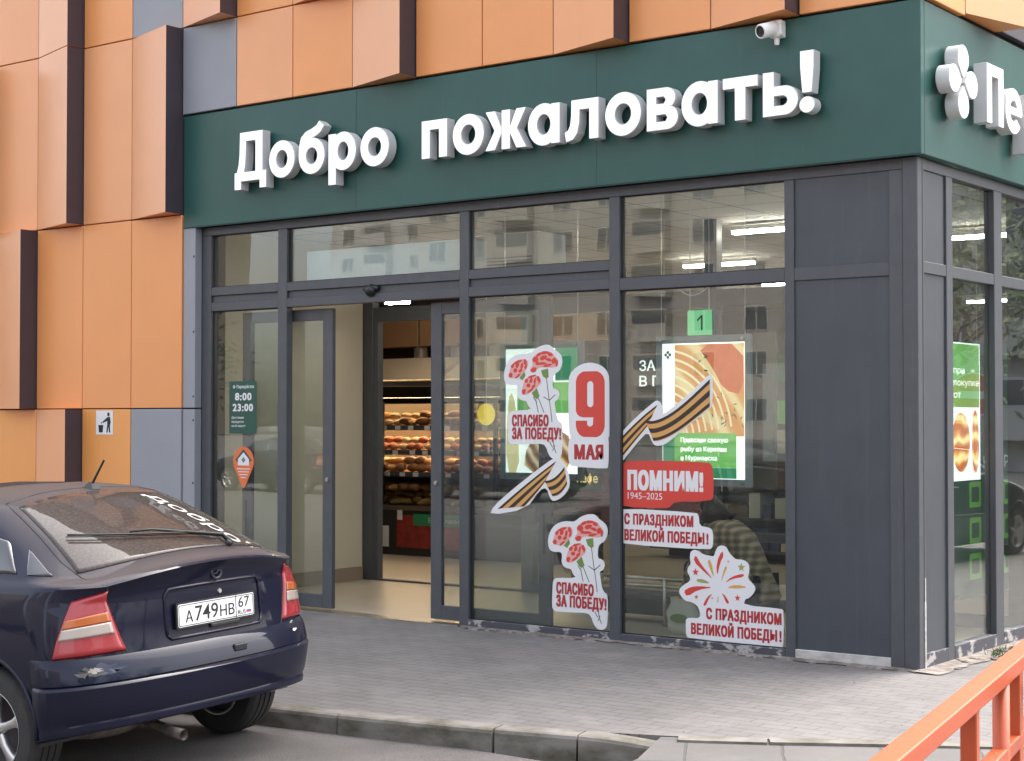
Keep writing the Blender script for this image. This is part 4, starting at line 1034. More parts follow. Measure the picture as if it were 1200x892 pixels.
# bakery counter seen through the open door
BO = (-8.6, 5.3, 0)
bk = thing("bakery_counter", "tall bakery counter with lit shelves of bread seen through the open entrance", "counter", BO)
b = MB(); b.box(-11.0, -6.6, 5.02, 5.75, 0.0, 0.56); b.build("counter_base", mat('counter_dark', (0.035, 0.03, 0.028), 0.5), bk, BO, bevel=0.01)
b = MB(); b.box(-11.0, -6.6, 5.00, 5.78, 0.56, 0.61); b.build("worktop", M['steel'], bk, BO, bevel=0.004)
b = MB(); b.box(-11.0, -6.6, 5.95, 6.0, 0.61, 1.95); b.build("back_panel", mat('case_back', (0.30, 0.22, 0.14), 0.5), bk, BO)
for zz, yy in ((1.00, 5.18), (1.27, 5.32), (1.58, 5.42)):
    b = MB(); b.box(-11.0, -6.6, yy, 5.94, zz, zz + 0.025); b.build("shelf", M['wood'], bk, BO, bevel=0.003)
b = MB()
for zz, yy in ((1.94, 5.60), (1.560, 5.52), (1.250, 5.42)): b.box(-11.0, -6.6, yy, yy + 0.03, zz, zz + 0.018)
b.box(-11.0, -6.6, 5.33, 5.36, 2.052, 2.066)  # added uplight for the hood and cupboards, hidden behind the lip
b.build("shelf_lamp_and_added_uplight", M['warmlamp'], bk, BO)
b = MB(); b.box(-11.0, -6.6, 5.42, 5.435, 1.88, 1.955); b.box(-11.0, -6.6, 5.3, 5.97, 1.96, 2.05); b.box(-11.0, -6.6, 5.285, 5.299, 1.96, 2.10)
b.build("top_panel", M['black'], bk, BO, bevel=0.003)
b = MB()
for zz, yy in ((1.00, 5.18), (1.27, 5.32), (1.58, 5.42)): b.box(-11.0, -6.6, yy - 0.014, yy - 0.001, zz - 0.035, zz + 0.028)
b.build("shelf_lip", M['frame'], bk, BO)
for zz, yy in ((1.00, 5.18), (1.27, 5.32), (1.58, 5.42)):
    x = -9.6
    while x < -7.6:
        b = MB(); b.box(x, x + 0.085, yy - 0.018, yy - 0.0145, zz - 0.03, zz + 0.022); b.build("price_tag", M['sticker'], bk, BO); x += rl0.uniform(0.2, 0.34)
b = MB(); b.box(-11.0, -6.6, 5.10, 5.108, 0.63, 0.98); b.build("curved_front_pane", M['glass_in'], bk, BO)
b = MB()
for x in (-9.35, -8.45, -7.55): b.box(x - 0.02, x + 0.02, 5.12, 5.16, 0.62, 1.9)
b.build("upright", M['black'], bk, BO)
# printed front: tomatoes and a green strip
b = MB(); b.box(-9.0, -7.9, 5.012, 5.018, 0.10, 0.50); b.build("picture_panel", mat('tomato_print', (0.30, 0.035, 0.025), 0.5, var=0.5, vscale=9), bk, BO)
b = MB(); b.box(-8.72, -7.9, 5.006, 5.011, 0.38, 0.52); b.build("green_strip", M['midgreen'], bk, BO)
b = MB(); b.box(-9.6, -9.25, 5.006, 5.011, 0.34, 0.46); b.build("green_strip", M['midgreen'], bk, BO)
b = MB(); text(b, "Витамины", front_frame(5.006), -8.48, -8.0, 0.42, 0.06, 0.001, 0.01); b.box(-8.98, -8.90, 5.0, 5.005, 0.44, 0.56); b.box(-9.24, -9.12, 5.0, 5.005, 0.10, 0.36); b.build("lettering", M['sticker'], bk, BO)
# extractor hood, wood panels, pots
t = thing("extractor_hood", "stainless steel extractor hood above the bakery counter", "hood", (-8.6, 5.5, 2.18))
b = MB(); o_ = front_frame(0)
for a, c in ((-10.4, -8.35), (-8.33, -7.2)):
    p = [(a, 5.05, 2.18), (c, 5.05, 2.18), (c, 6.0, 2.18), (a, 6.0, 2.18), (a + 0.1, 5.45, 2.46), (c - 0.1, 5.45, 2.46), (c - 0.1, 6.0, 2.46), (a + 0.1, 6.0, 2.46)]
    b.add(p, [(0, 3, 2, 1), (4, 5, 6, 7), (0, 1, 5, 4), (1, 2, 6, 5), (2, 3, 7, 6), (3, 0, 4, 7)])
b.build("hood_shell", mat('hood_steel', (0.52, 0.42, 0.29), 0.4, 0.0), t, (-8.6, 5.5, 2.18))
t = thing("wall_cabinet", "row of light wood cupboard fronts under the ceiling above the bakery", "cabinet", (-8.6, 5.9, 2.6))
for k in range(4):
    b = MB(); x0 = -10.35 + 0.98 * k + 0.14; b.box(x0, x0 + 0.94, 5.72, 5.98, 2.62, 2.96); b.build("cupboard_front", M['wood'], t, (-8.6, 5.9, 2.6), bevel=0.006)
b = MB(); b.box(-10.4, -6.3, 5.98, 6.1, 2.47, 3.5); b.build("backing", mat('cab_back', (0.05, 0.035, 0.03), 0.6), t, (-8.6, 5.9, 2.6))
def pot(x, lab):
    t = thing("metal_pot", lab, "pot", (x, 5.62, 2.462), group="pots on the hood")
    b = MB(); b.lathe([(0, 0), (0.085, 0), (0.09, 0.01), (0.09, 0.12), (0.095, 0.125)], (x, 5.62, 2.462), (0, 0, 1), 20); b.build("pot_body", M['steel'], t, (x, 5.62, 2.462), smooth=True)
    b = MB(); b.lathe([(0.095, 0.126), (0.05, 0.142), (0.015, 0.145), (0.015, 0.165), (0.0, 0.166)], (x, 5.62, 2.462), (0, 0, 1), 20); b.build("pot_lid", M['steel'], t, (x, 5.62, 2.462), smooth=True)
pot(-9.12, "steel pot standing on the left end of the hood"); pot(-8.52, "steel pot on the hood at the seam between its two shells"); pot(-7.9, "steel pot on the right end of the hood")
# loaves
lm = [mat('crust_%s' % n, c, 0.6, var=0.35, vscale=14, bump=0.4, bscale=25) for n, c in (('golden', (0.48, 0.24, 0.07)), ('brown', (0.26, 0.11, 0.04)), ('pale', (0.58, 0.40, 0.20)), ('reddish', (0.42, 0.12, 0.05)))]
def loaf_mesh(m, L, W, H, nm):
    b = MB(); prof = []
    n = 10; vs_ = []; fs = []
    for i in range(n + 1):
        s = i / n; k = (math.sin(math.pi * min(0.98, max(0.02, s)))) ** 0.45
        for j in range(10):
            a = 2 * math.pi * j / 10
            vs_.append(((s - 0.5) * L, W / 2 * k * math.cos(a), H / 2 + H / 2 * k * math.sin(a)))
    for i in range(n):
        for j in range(10): fs.append((i * 10 + j, i * 10 + (j + 1) % 10, (i + 1) * 10 + (j + 1) % 10, (i + 1) * 10 + j))
    fs.append(tuple(range(10))[::-1]); fs.append(tuple(range(n * 10, n * 10 + 10)))
    b.add(vs_, fs); o = b.build(nm, m, smooth=True); return o
protos = [loaf_mesh(lm[0], 0.30, 0.11, 0.09, "bread_loaf"), loaf_mesh(lm[1], 0.20, 0.14, 0.11, "bread_loaf"), loaf_mesh(lm[2], 0.16, 0.12, 0.08, "bread_roll"), loaf_mesh(lm[3], 0.15, 0.13, 0.09, "bread_roll")]
desc = ["long golden loaf", "round brown loaf", "pale bread roll", "reddish bread roll"]
rl = random.Random(5)
first = [True] * 4
shelfname = {1.025: "on the lowest bakery shelf", 1.295: "on the middle bakery shelf", 1.605: "on the top bakery shelf", 0.612: "behind the counter glass"}
for zz, y0, ks, rows_ in ((1.025, 5.26, (1, 3, 0), 2), (1.295, 5.40, (3, 2, 3), 2), (1.605, 5.52, (2, 0, 1), 2), (0.612, 5.25, (1, 0, 1), 3)):
    for rw_ in range(rows_):
        x = -9.75 + 0.05 * rw_
        while x < -7.4:
            k = rl.choice(ks); src = protos[k]
            o = src if first[k] else src.copy()
            if not first[k]: COL.objects.link(o)
            first[k] = False
            o.location = (x, y0 + (0.10 * (rw_ == 1)) + rl.uniform(-0.02, 0.05), zz + 0.085 * rw_); o.rotation_euler = (rl.uniform(-0.15, 0.15), rl.uniform(-0.1, 0.1), rl.uniform(-0.5, 0.5) + (1.57 if k == 0 else 0))
            tag(o, desc[k] + " " + shelfname[zz], "bread", "bread on the bakery shelves")
            x += rl.uniform(0.13, 0.18)
# shelf units deeper in the shop
def shelf_unit(x0, x1, y, lab, pal):
    o = ((x0 + x1) / 2, y, 0)
    t = thing("shop_shelf", lab, "shelf", o, group="shelves in the sales floor")
    b = MB(); b.box(x0, x1, y + 0.45, y + 0.5, 0, 2.0); b.build("back_panel", M['storewall'], t, o)
    b = MB()
    for zz in (0.12, 0.5, 0.88, 1.26, 1.62): b.box(x0, x1, y, y + 0.449, zz, zz + 0.03)
    b.build("shelf_board", M['frame'], t, o)
    b = MB(); b.box(x0, x1, y - 0.008, y - 0.001, 1.63, 1.90); b.build("header_board", M[pal], t, o)
    for zz in (0.151, 0.531, 0.911, 1.291):
        x = x0 + 0.05
        while x < x1 - 0.12:
            w = rl.uniform(0.10, 0.26); h = rl.uniform(0.14, 0.30)
            b = MB(); b.box(x, x + w, y + 0.03, y + 0.35, zz, zz + h)
            b.build("product_box", PB[rl.randrange(len(PB))], t, o)
            x += w + rl.uniform(0.02, 0.06)
PB = [mat('pack_%s' % n, c, 0.45) for n, c in (('red', (0.35, 0.03, 0.03)), ('cream', (0.5, 0.42, 0.3)), ('green', (0.05, 0.22, 0.06)), ('yellow', (0.55, 0.35, 0.04)), ('brown', (0.14, 0.08, 0.05)), ('white', (0.6, 0.58, 0.55)), ('navy', (0.03, 0.05, 0.14)))]
shelf_unit(-6.3, -4.0, 6.6, "shelf unit of mixed packets behind the lobby partition", 'lime')
shelf_unit(-3.6, -2.0, 8.2, "shelf unit of packets near the checkouts", 'midgreen')
shelf_unit(-10.5, -7.6, 10.4, "long shelf unit of packets far back on the left", 'darkgreen')
shelf_unit(-5.2, -3.0, 11.4, "shelf unit of packets far back in the middle", 'red')
# red vegetable crates in the lobby view
def crate(x, y, z, lab):
    t = thing("vegetable_crate", lab, "crate", (x, y, z), group="red crates by the partition")
    b = MB(); b.box(x - 0.28, x + 0.28, y - 0.19, y + 0.19, z, z + 0.02)
    for a in (0.03, 0.10, 0.17):
        b.box(x - 0.28, x + 0.28, y - 0.19, y - 0.175, z + a, z + a + 0.05); b.box(x - 0.28, x + 0.28, y + 0.175, y + 0.19, z + a, z + a + 0.05)
        b.box(x - 0.28, x - 0.265, y - 0.174, y + 0.174, z + a, z + a + 0.05); b.box(x + 0.265, x + 0.28, y - 0.174, y + 0.174, z + a, z + a + 0.05)
    b.build("crate_body", PB[0], t, (x, y, z))
t = thing("display_table", "low dark display table carrying red crates behind the lobby partition", "table", (-4.2, 3.2, 0))
b = MB(); b.box(-5.0, -3.3, 2.95, 3.55, 0.62, 0.66); b.build("table_top", M['frame'], t, (-4.2, 3.2, 0))
for sx in (-4.95, -3.40):
    for sy in (3.0, 3.45): b = MB(); b.box(sx, sx + 0.05, sy, sy + 0.05, 0, 0.62); b.build("leg", M['frame'], t, (-4.2, 3.2, 0))
crate(-4.6, 3.22, 0.661, "red slatted crate on the left half of the display table"); crate(-3.85, 3.22, 0.661, "red slatted crate on the right half of the display table"); crate(-4.6, 3.22, 0.90, "red slatted crate stacked on another crate")

# posters hanging behind the glass
def poster(name, label, x0, x1, z0, z1, y, draw):
    org = ((x0 + x1) / 2, y, z0)
    t = thing(name, label, "poster", org, group="hanging light posters")
    b = MB(); b.plate([[(x0, z0), (x1, z0), (x1, z1), (x0, z1)], [(x0 + 0.055, z0 + 0.055), (x1 - 0.055, z0 + 0.055), (x1 - 0.055, z1 - 0.055), (x0 + 0.055, z1 - 0.055)]], front_frame(y), -0.02, 0.008)
    b.build("poster_frame", mat('clear_frame', (0.34, 0.36, 0.36), 0.15, spec=0.8), t, org, bevel=0.003)
    b = MB()
    for x in (x0 + 0.05, x1 - 0.05):
        b.tube([(x, y - 0.005, z1), (x, y - 0.005, 3.49)], 0.0025, 5)
        for z in (z0 + 0.03, z1 - 0.03): b.lathe([(0, 0.012), (0.012, 0.012), (0.012, 0)], (x - 0.02 if x > (x0 + x1) / 2 else x + 0.0, y - 0.008, z), (0, -1, 0), 10)
    b.build("hanging_wire", M['steel'], t, org)
    draw(t, org, x0 + 0.055, x1 - 0.055, z0 + 0.055, z1 - 0.055, front_frame(y))
def lit(name, col, e=1.0, **k): return mat(name, col, 0.4, emit=e, **k)
def swirl(name, c1, c2, c3, e, sc_):
    m = bpy.data.materials.new(name); m.use_nodes = True
    nt = m.node_tree; bb = nt.nodes["Principled BSDF"]
    tc = nt.nodes.new("ShaderNodeTexCoord"); mp = nt.nodes.new("ShaderNodeMapping"); mp.inputs["Rotation"].default_value = (0, rad(38), 0)
    w = nt.nodes.new("ShaderNodeTexWave"); w.inputs["Scale"].default_value = sc_; w.inputs["Distortion"].default_value = 5.0; w.inputs["Detail"].default_value = 2.0
    cr = nt.nodes.new("ShaderNodeValToRGB")
    cr.color_ramp.elements[0].color = (*c1, 1); cr.color_ramp.elements[0].position = 0.1
    cr.color_ramp.elements[1].color = (*c3, 1); cr.color_ramp.elements[1].position = 0.95
    el_ = cr.color_ramp.elements.new(0.6); el_.color = (*c2, 1)
    nt.links.new(tc.outputs["Object"], mp.inputs[0]); nt.links.new(mp.outputs[0], w.inputs[0]); nt.links.new(w.outputs["Fac"], cr.inputs[0])
    nt.links.new(cr.outputs[0], bb.inputs["Base Color"]); nt.links.new(cr.outputs[0], bb.inputs["Emission Color"]); bb.inputs["Emission Strength"].default_value = e
    return m
LW = lit('lit_white', (0.78, 0.80, 0.80), 0.42); LG = lit('lit_green', (0.14, 0.42, 0.09), 0.22); LDG = lit('lit_dark_green', (0.02, 0.22, 0.10), 0.2)
def draw1(t, org, x0, x1, z0, z1, f):
    b = MB(); b.plate([[(x0, z0), (x1, z0), (x1, z1), (x0, z1)]], f, -0.012, -0.004); b.build("lit_panel", LW, t, org)
    b = MB(); b.box(x0 + 0.50, x1, org[1] + 0.0005, org[1] + 0.004, 2.00, z1); b.build("dark_green_block", LDG, t, org)
    b = MB(); b.box(x0 + 0.12, x1, org[1] - 0.001, org[1] + 0.0035, 1.74, 1.99); b.build("green_block", LG, t, org)
    b = MB(); b.plate([smooth_poly([(x0 + 0.18, z0), (x1 - 0.12, z0), (x1 - 0.05, 1.42), (x1 - 0.10, 1.60), (x0 + 0.40, 1.56), (x0 + 0.22, 1.50)], 1)], f, -0.003, 0.001); b.build("pastry_picture", swirl('pastry_print', (0.20, 0.08, 0.03), (0.55, 0.26, 0.08), (0.75, 0.6, 0.4), 0.22, 3.0), t, org)
    b = MB(); b.plate([smooth_poly([(x0 + 0.0, z0), (x0 + 0.14, z0), (x0 + 0.13, 1.60), (x0 + 0.08, 1.92), (x0 + 0.02, 1.86)], 1)], f, -0.003, 0.001); b.build("glass_picture", lit('pale_yellow', (0.75, 0.62, 0.32), 0.25), t, org)
poster("advert_poster", "lit hanging advert with green blocks, half hidden by the upper carnation sticker", -3.773, -2.942, 1.199, 2.320, 0.30, draw1)
def draw2(t, org, x0, x1, z0, z1, f):
    b = MB(); b.plate([[(x0, z0), (x1, z0), (x1, z1), (x0, z1)]], f, -0.012, -0.004); b.build("lit_panel", LW, t, org)
    b = MB(); b.plate([[(x0 + 0.11, z0 + 0.32), (x1 - 0.008, z0 + 0.32), (x1 - 0.008, z1 - 0.01), (x0 + 0.11, z1 - 0.01)]], f, -0.003, 0.001); fo = b.build("fish_picture", swirl('fish_print', (0.60, 0.24, 0.06), (0.64, 0.32, 0.10), (0.74, 0.55, 0.28), 0.22, 1.3), t, org)
    b = MB(); b.plate([smooth_poly([(x0 + 0.30, z1 - 0.012), (x1 - 0.012, z1 - 0.012), (x1 - 0.012, z1 - 0.40), (x1 - 0.18, z1 - 0.36), (x0 + 0.45, z1 - 0.20)], 1)], f, 0.0012, 0.0020); b.build("fillet", lit('salmon_red', (0.55, 0.13, 0.05), 0.22, var=0.25, vscale=6), fo)
    b = MB()
    for k in range(9):
        r0 = 0.14 + 0.055 * k; cx_, cz_ = x0 + 0.02, z0 + 0.30
        p_ = [q for q in ell(cx_, cz_, r0, r0 * 1.15, 24, 8, 82)]; q_ = [q for q in ell(cx_, cz_, r0 + 0.016, (r0 + 0.016) * 1.15, 24, 8, 82)][::-1]
        pl_ = [(min(max(x, x0 + 0.112), x1 - 0.01), min(max(z, z0 + 0.325), z1 - 0.012)) for x, z in p_ + q_]
        b.plate([pl_], f, 0.0010, 0.0011 + 0.00002 * k)
    b.build("fillet_stripe", lit('fillet_cream', (0.80, 0.66, 0.42), 0.22), fo)
    b = MB(); rq = random.Random(4)
    for cx_, cz_ in ((x0 + 0.36, z1 - 0.13), (x0 + 0.45, z1 - 0.45), (x0 + 0.55, z1 - 0.58), (x1 - 0.09, z1 - 0.55)):
        for k in range(7):
            a = rq.uniform(0, 3.14); px, pz = cx_ + rq.gauss(0, 0.035), cz_ + rq.gauss(0, 0.05); L_ = 0.022
            b.plate([[(px - L_ * math.cos(a), pz - L_ * math.sin(a)), (px + 0.005 * math.sin(a), pz - 0.005 * math.cos(a)), (px + L_ * math.cos(a), pz + L_ * math.sin(a)), (px - 0.005 * math.sin(a), pz + 0.005 * math.cos(a))]], f, 0.0021, 0.0026)
    b.build("herb", M['sepal'], fo)
    b = MB(); b.box(x0 + 0.11, x1 - 0.075, org[1] - 0.003, org[1] + 0.003, z0 + 0.085, z0 + 0.345); go = b.build("green_block", LG, t, org)
    b = MB()
    for i, s_ in enumerate(("Привозим свежую", "рыбу из Карелии", "и Мурманска")): text(b, s_, f, x0 + 0.165, x0 + (0.575, 0.56, 0.48)[i], z0 + 0.275 - 0.068 * i, 0.036, 0.0045, 0.006)
    b.build("lettering", LW, go)
    b = MB(); b.box(x0 + 0.005, x0 + 0.109, org[1] + 0.0005, org[1] + 0.003, z0 + 0.02, z0 + 0.31); b.box(x0 + 0.11, x1 - 0.075, org[1] + 0.0005, org[1] + 0.003, z0 + 0.005, z0 + 0.084); b.build("dark_green_block", LDG, t, org)
    b = MB()
    for a in range(4): b.plate([ell(x0 + 0.05 + 0.019 * math.cos(math.pi / 2 * a), z1 - 0.085 + 0.019 * math.sin(math.pi / 2 * a), 0.013, 0.013, 10)], f, 0.0012, 0.002)
    b.build("emblem", M['midgreen'], t, org)
poster("advert_poster", "lit hanging advert with a picture of orange fish fillets behind the right pane", -2.261, -1.432, 1.187, 2.324, 0.30, draw2)
t = thing("number_sign", "small green square sign with the figure 1 hung over the checkout", "sign", (-2.41, 1.2, 2.38))
b = MB(); b.box(-2.52, -2.295, 1.2, 1.215, 2.380, 2.585); b.build("board", lit('sign_green', (0.10, 0.33, 0.15), 0.35), t, (-2.41, 1.2, 2.38))
b = MB(); b.plate([[(-2.392, 2.42), (-2.376, 2.42), (-2.376, 2.545), (-2.390, 2.545), (-2.432, 2.505), (-2.424, 2.494), (-2.392, 2.520)]], front_frame(1.2), 0.001, 0.002); b.build("lettering", M['gasket'], t, (-2.41, 1.2, 2.38))
b = MB()
for x in (-2.50, -2.32): b.tube([(x, 1.207, 2.585), (x, 1.207, 3.5)], 0.003, 5)
b.tube([(-2.62 + 0.42 * k / 10, 1.1, 2.82 - 0.12 * math.sin(math.pi * k / 10)) for k in range(11)], 0.003, 5)
b.build("hanging_wire", M['whitepaint'], t, (-2.41, 1.2, 2.38))
t = thing("wall_notice", "dark wall board with white lettering beside the fish poster", "sign", (-4.5, 4.0, 1.9))
b = MB(); b.box(-4.98, -3.2, 4.0, 4.04, 1.0, 2.55); b.build("board", M['storewall'], t, (-4.5, 4.0, 1.9))
b = MB(); text(b, "ЗАР", front_frame(4.0), -4.78, -4.49, 2.19, 0.11, 0.002, 0.012); text(b, "В П", front_frame(4.0), -4.78, -4.52, 2.03, 0.11, 0.002, 0.012); b.build("lettering", LW, t, (-4.5, 4.0, 1.9))
t = thing("cafe_notice", "small dark board with the yellow word кафе below the left poster", "sign", (-4.7, 3.0, 1.0))
b = MB(); b.box(-5.0, -4.3, 2.60, 2.62, 1.0, 1.25); b.build("board", M['darkgreen'], t, (-4.7, 3.0, 1.0))
b = MB(); text(b, "Кафе", front_frame(2.6), -4.60, -4.36, 1.08, 0.085, 0.002, 0.006); b.build("lettering", lit('cafe_yellow', (0.7, 0.5, 0.2), 0.4), t, (-4.7, 3.0, 1.0))
t = thing("yellow_disc_sign", "round yellow hanging sign behind the left edge of the third pane", "sign", (-5.25, 2.0, 1.72))
b = MB(); b.lathe([(0, 0.0), (0.105, 0.0), (0.105, 0.012), (0, 0.012)], (-5.25, 2.0, 1.735), (0, 1, 0), 26); b.build("disc", lit('disc_yellow', (0.62, 0.42, 0.03), 0.35), t, (-5.25, 2.0, 1.72))
b = MB(); b.tube([(-5.25, 2.006, 1.84), (-5.25, 2.006, 3.5)], 0.003, 5); b.build("hanging_wire", M['steel'], t, (-5.25, 2.0, 1.72))
# guard rail, bag and the shopper
t = thing("guard_rail", "low steel guard rail in front of the checkout, left of the crouching shopper", "rail", (-2.8, 1.0, 0))
b = MB()
for z in (0.325, 0.385): b.tube([(-3.3, 1.0, z), (-2.2, 1.0, z)], 0.017, 10)
for x in (-3.25, -2.62): b.tube([(x, 1.0, 0), (x, 1.0, 0.39)], 0.018, 10)
b.build("rail_tube", M['steel'], t, (-2.8, 1.0, 0), smooth=True)
b = MB(); b.box(-3.3, -2.3, 1.10, 1.35, 0.07, 0.20); b.build("kick_plate", M['black'], t, (-2.8, 1.0, 0))
BGO = (-2.27, 0.72, 0)
t = thing("shopping_bag", "white carrier bag with a green print on the floor by the crouching shopper", "bag", BGO)
b = MB()
vs_ = []; n = 16
for z, s in ((0, 0.9), (0.06, 1.0), (0.16, 0.95), (0.24, 0.75), (0.28, 0.8)):
    for k in range(n):
        a = 2 * math.pi * k / n; w = 1 + 0.10 * math.sin(3 * a + z * 20)
        vs_.append((BGO[0] + 0.15 * s * w * math.cos(a), BGO[1] + 0.09 * s * w * math.sin(a), z + 0.002))
b.add(vs_, [(i * n + k, i * n + (k + 1) % n, (i + 1) * n + (k + 1) % n, (i + 1) * n + k) for i in range(4) for k in range(n)] + [tuple(range(n))[::-1]])
b.build("bag_body", mat('carrier_bag', (0.62, 0.60, 0.52), 0.4), t, BGO, smooth=True)
b = MB(); b.plate([ell(BGO[0] + 0.01, 0.13, 0.08, 0.035, 16)], front_frame(BGO[1] - 0.095), 0, 0.006); b.build("bag_print", M['sepal'], t, BGO)

# ------------------------------------------------------------------ crouching shopper
def skin(name, verts, edges, radii, root, m, parent, origin, sub=2):
    me = bpy.data.meshes.new(name)
    o_ = Vector(origin)
    me.from_pydata([tuple(Vector(v) - o_) for v in verts], edges, [])
    ob = bpy.data.objects.new(name, me); COL.objects.link(ob)
    sk = ob.modifiers.new("skin", 'SKIN'); sk.use_smooth_shade = True
    lay = me.skin_vertices[0] if me.skin_vertices else None
    if lay is None:
        bm = bmesh.new(); bm.from_mesh(me); bm.verts.layers.skin.verify(); bm.to_mesh(me); bm.free(); lay = me.skin_vertices[0]
    for i, r in enumerate(radii):
        lay.data[i].radius = (r, r) if not isinstance(r, tuple) else r
        lay.data[i].use_root = (i == root)
    ss_ = ob.modifiers.new("sub", 'SUBSURF'); ss_.levels = sub; ss_.render_levels = sub
    dg = bpy.context.evaluated_depsgraph_get()
    new = bpy.data.meshes.new_from_object(ob.evaluated_get(dg))
    bpy.data.objects.remove(ob)
    ob = bpy.data.objects.new(name, new); COL.objects.link(ob)
    new.materials.clear(); new.materials.append(m)
    for p in new.polygons: p.use_smooth = True
    ob.parent = parent
    return ob
PO_ = (-1.95, 0.95, 0)
pe = thing("person", "crouching person in a plaid shirt with long dark hair bending over a bag", "person", PO_)
skinm = mat('skin', (0.46, 0.28, 0.20), 0.5)
# body: crouched on the heels, facing the -X side, head bowed
BV = [(-1.76, 0.98, 0.34), (-1.80, 0.97, 0.50), (-1.90, 0.95, 0.68), (-2.00, 0.93, 0.82), (-2.08, 0.92, 0.90), (-2.15, 0.91, 0.95), (-2.22, 0.90, 0.94),
      (-1.78, 0.87, 0.33), (-2.28, 0.80, 0.55), (-2.10, 0.82, 0.09), (-2.27, 0.81, 0.04),
      (-1.78, 1.09, 0.33), (-2.30, 1.12, 0.55), (-2.12, 1.10, 0.09), (-2.29, 1.11, 0.04),
      (-2.02, 0.76, 0.80), (-2.14, 0.70, 0.55), (-2.28, 0.74, 0.36), (-2.32, 0.74, 0.30),
      (-2.02, 1.11, 0.80), (-2.20, 1.16, 0.56), (-2.34, 1.06, 0.38), (-2.37, 1.03, 0.32)]
BE = [(0, 1), (1, 2), (2, 3), (3, 4), (4, 5), (5, 6), (0, 7), (7, 8), (8, 9), (9, 10), (0, 11), (11, 12), (12, 13), (13, 14), (3, 15), (15, 16), (16, 17), (17, 18), (3, 19), (19, 20), (20, 21), (21, 22)]
BR = [0.14, 0.14, 0.155, 0.145, 0.06, 0.09, 0.085, 0.10, 0.068, 0.048, 0.036, 0.10, 0.068, 0.048, 0.036, 0.07, 0.050, 0.036, 0.03, 0.07, 0.050, 0.036, 0.03]
skin("body", BV, BE, BR, 0, skinm, pe, PO_)
# plaid shirt
pm = bpy.data.materials.new("plaid_shirt"); pm.use_nodes = True
nt = pm.node_tree; pb = nt.nodes["Principled BSDF"]; pb.inputs["Roughness"].default_value = 0.85
tc = nt.nodes.new("ShaderNodeTexCoord")
def wv(axis, sc_):
    w = nt.nodes.new("ShaderNodeTexWave"); w.wave_type = 'BANDS'; w.bands_direction = axis; w.inputs["Scale"].default_value = sc_; w.inputs["Distortion"].default_value = 0.6
    nt.links.new(tc.outputs["Object"], w.inputs[0]); return w
w1, w2 = wv('Z', 5.5), wv('X', 5.5)
ad = nt.nodes.new("ShaderNodeMath"); ad.operation = 'ADD'; nt.links.new(w1.outputs["Fac"], ad.inputs[0]); nt.links.new(w2.outputs["Fac"], ad.inputs[1])
cr = nt.nodes.new("ShaderNodeValToRGB"); cr.color_ramp.elements[0].position = 0.25; cr.color_ramp.elements[0].color = (0.17, 0.13, 0.09, 1); cr.color_ramp.elements[1].position = 0.9; cr.color_ramp.elements[1].color = (0.46, 0.37, 0.26, 1)
hv = nt.nodes.new("ShaderNodeMath"); hv.operation = 'MULTIPLY'; hv.inputs[1].default_value = 0.5
nt.links.new(ad.outputs[0], hv.inputs[0]); nt.links.new(hv.outputs[0], cr.inputs[0]); nt.links.new(cr.outputs[0], pb.inputs["Base Color"])
SV = [(-1.72, 0.98, 0.24), (-1.78, 0.98, 0.42), (-1.90, 0.95, 0.66), (-2.00, 0.93, 0.80), (-2.05, 0.925, 0.86), (-2.02, 0.765, 0.80), (-2.14, 0.695, 0.56), (-2.25, 0.73, 0.40), (-2.02, 1.10, 0.80), (-2.20, 1.165, 0.56), (-2.31, 1.08, 0.42)]
SE = [(0, 1), (1, 2), (2, 3), (3, 4), (3, 5), (5, 6), (6, 7), (3, 8), (8, 9), (9, 10)]
skin("shirt", SV, SE, [0.185, 0.18, 0.185, 0.17, 0.085, 0.095, 0.075, 0.052, 0.095, 0.075, 0.052], 1, pm, pe, PO_)
skin("trousers", [(-1.78, 0.98, 0.32), (-1.80, 0.87, 0.33), (-2.28, 0.80, 0.55), (-2.11, 0.82, 0.13), (-1.80, 1.09, 0.33), (-2.30, 1.12, 0.55), (-2.13, 1.10, 0.13)], [(0, 1), (1, 2), (2, 3), (0, 4), (4, 5), (5, 6)], [0.15, 0.118, 0.086, 0.064, 0.118, 0.086, 0.064], 0, mat('navy_trousers', (0.012, 0.016, 0.035), 0.8), pe, PO_)
skin("shoe", [(-2.08, 0.82, 0.045), (-2.20, 0.815, 0.042), (-2.32, 0.81, 0.035)], [(0, 1), (1, 2)], [0.046, 0.046, 0.036], 0, M['black'], pe, PO_)
skin("shoe", [(-2.10, 1.10, 0.045), (-2.22, 1.105, 0.042), (-2.34, 1.11, 0.035)], [(0, 1), (1, 2)], [0.046, 0.046, 0.036], 0, M['black'], pe, PO_)
hm = mat('dark_brown_hair', (0.022, 0.013, 0.010), 0.45, bump=0.6, bscale=60)
skin("hair", [(-2.06, 0.92, 0.98), (-2.14, 0.90, 1.02), (-2.22, 0.885, 1.0), (-2.10, 0.80, 0.92), (-2.13, 0.775, 0.78), (-2.15, 0.77, 0.62), (-2.0, 0.88, 0.90)], [(0, 1), (1, 2), (0, 3), (3, 4), (4, 5), (0, 6)], [0.085, 0.10, 0.07, 0.07, 0.06, 0.025, 0.08], 0, hm, pe, PO_)
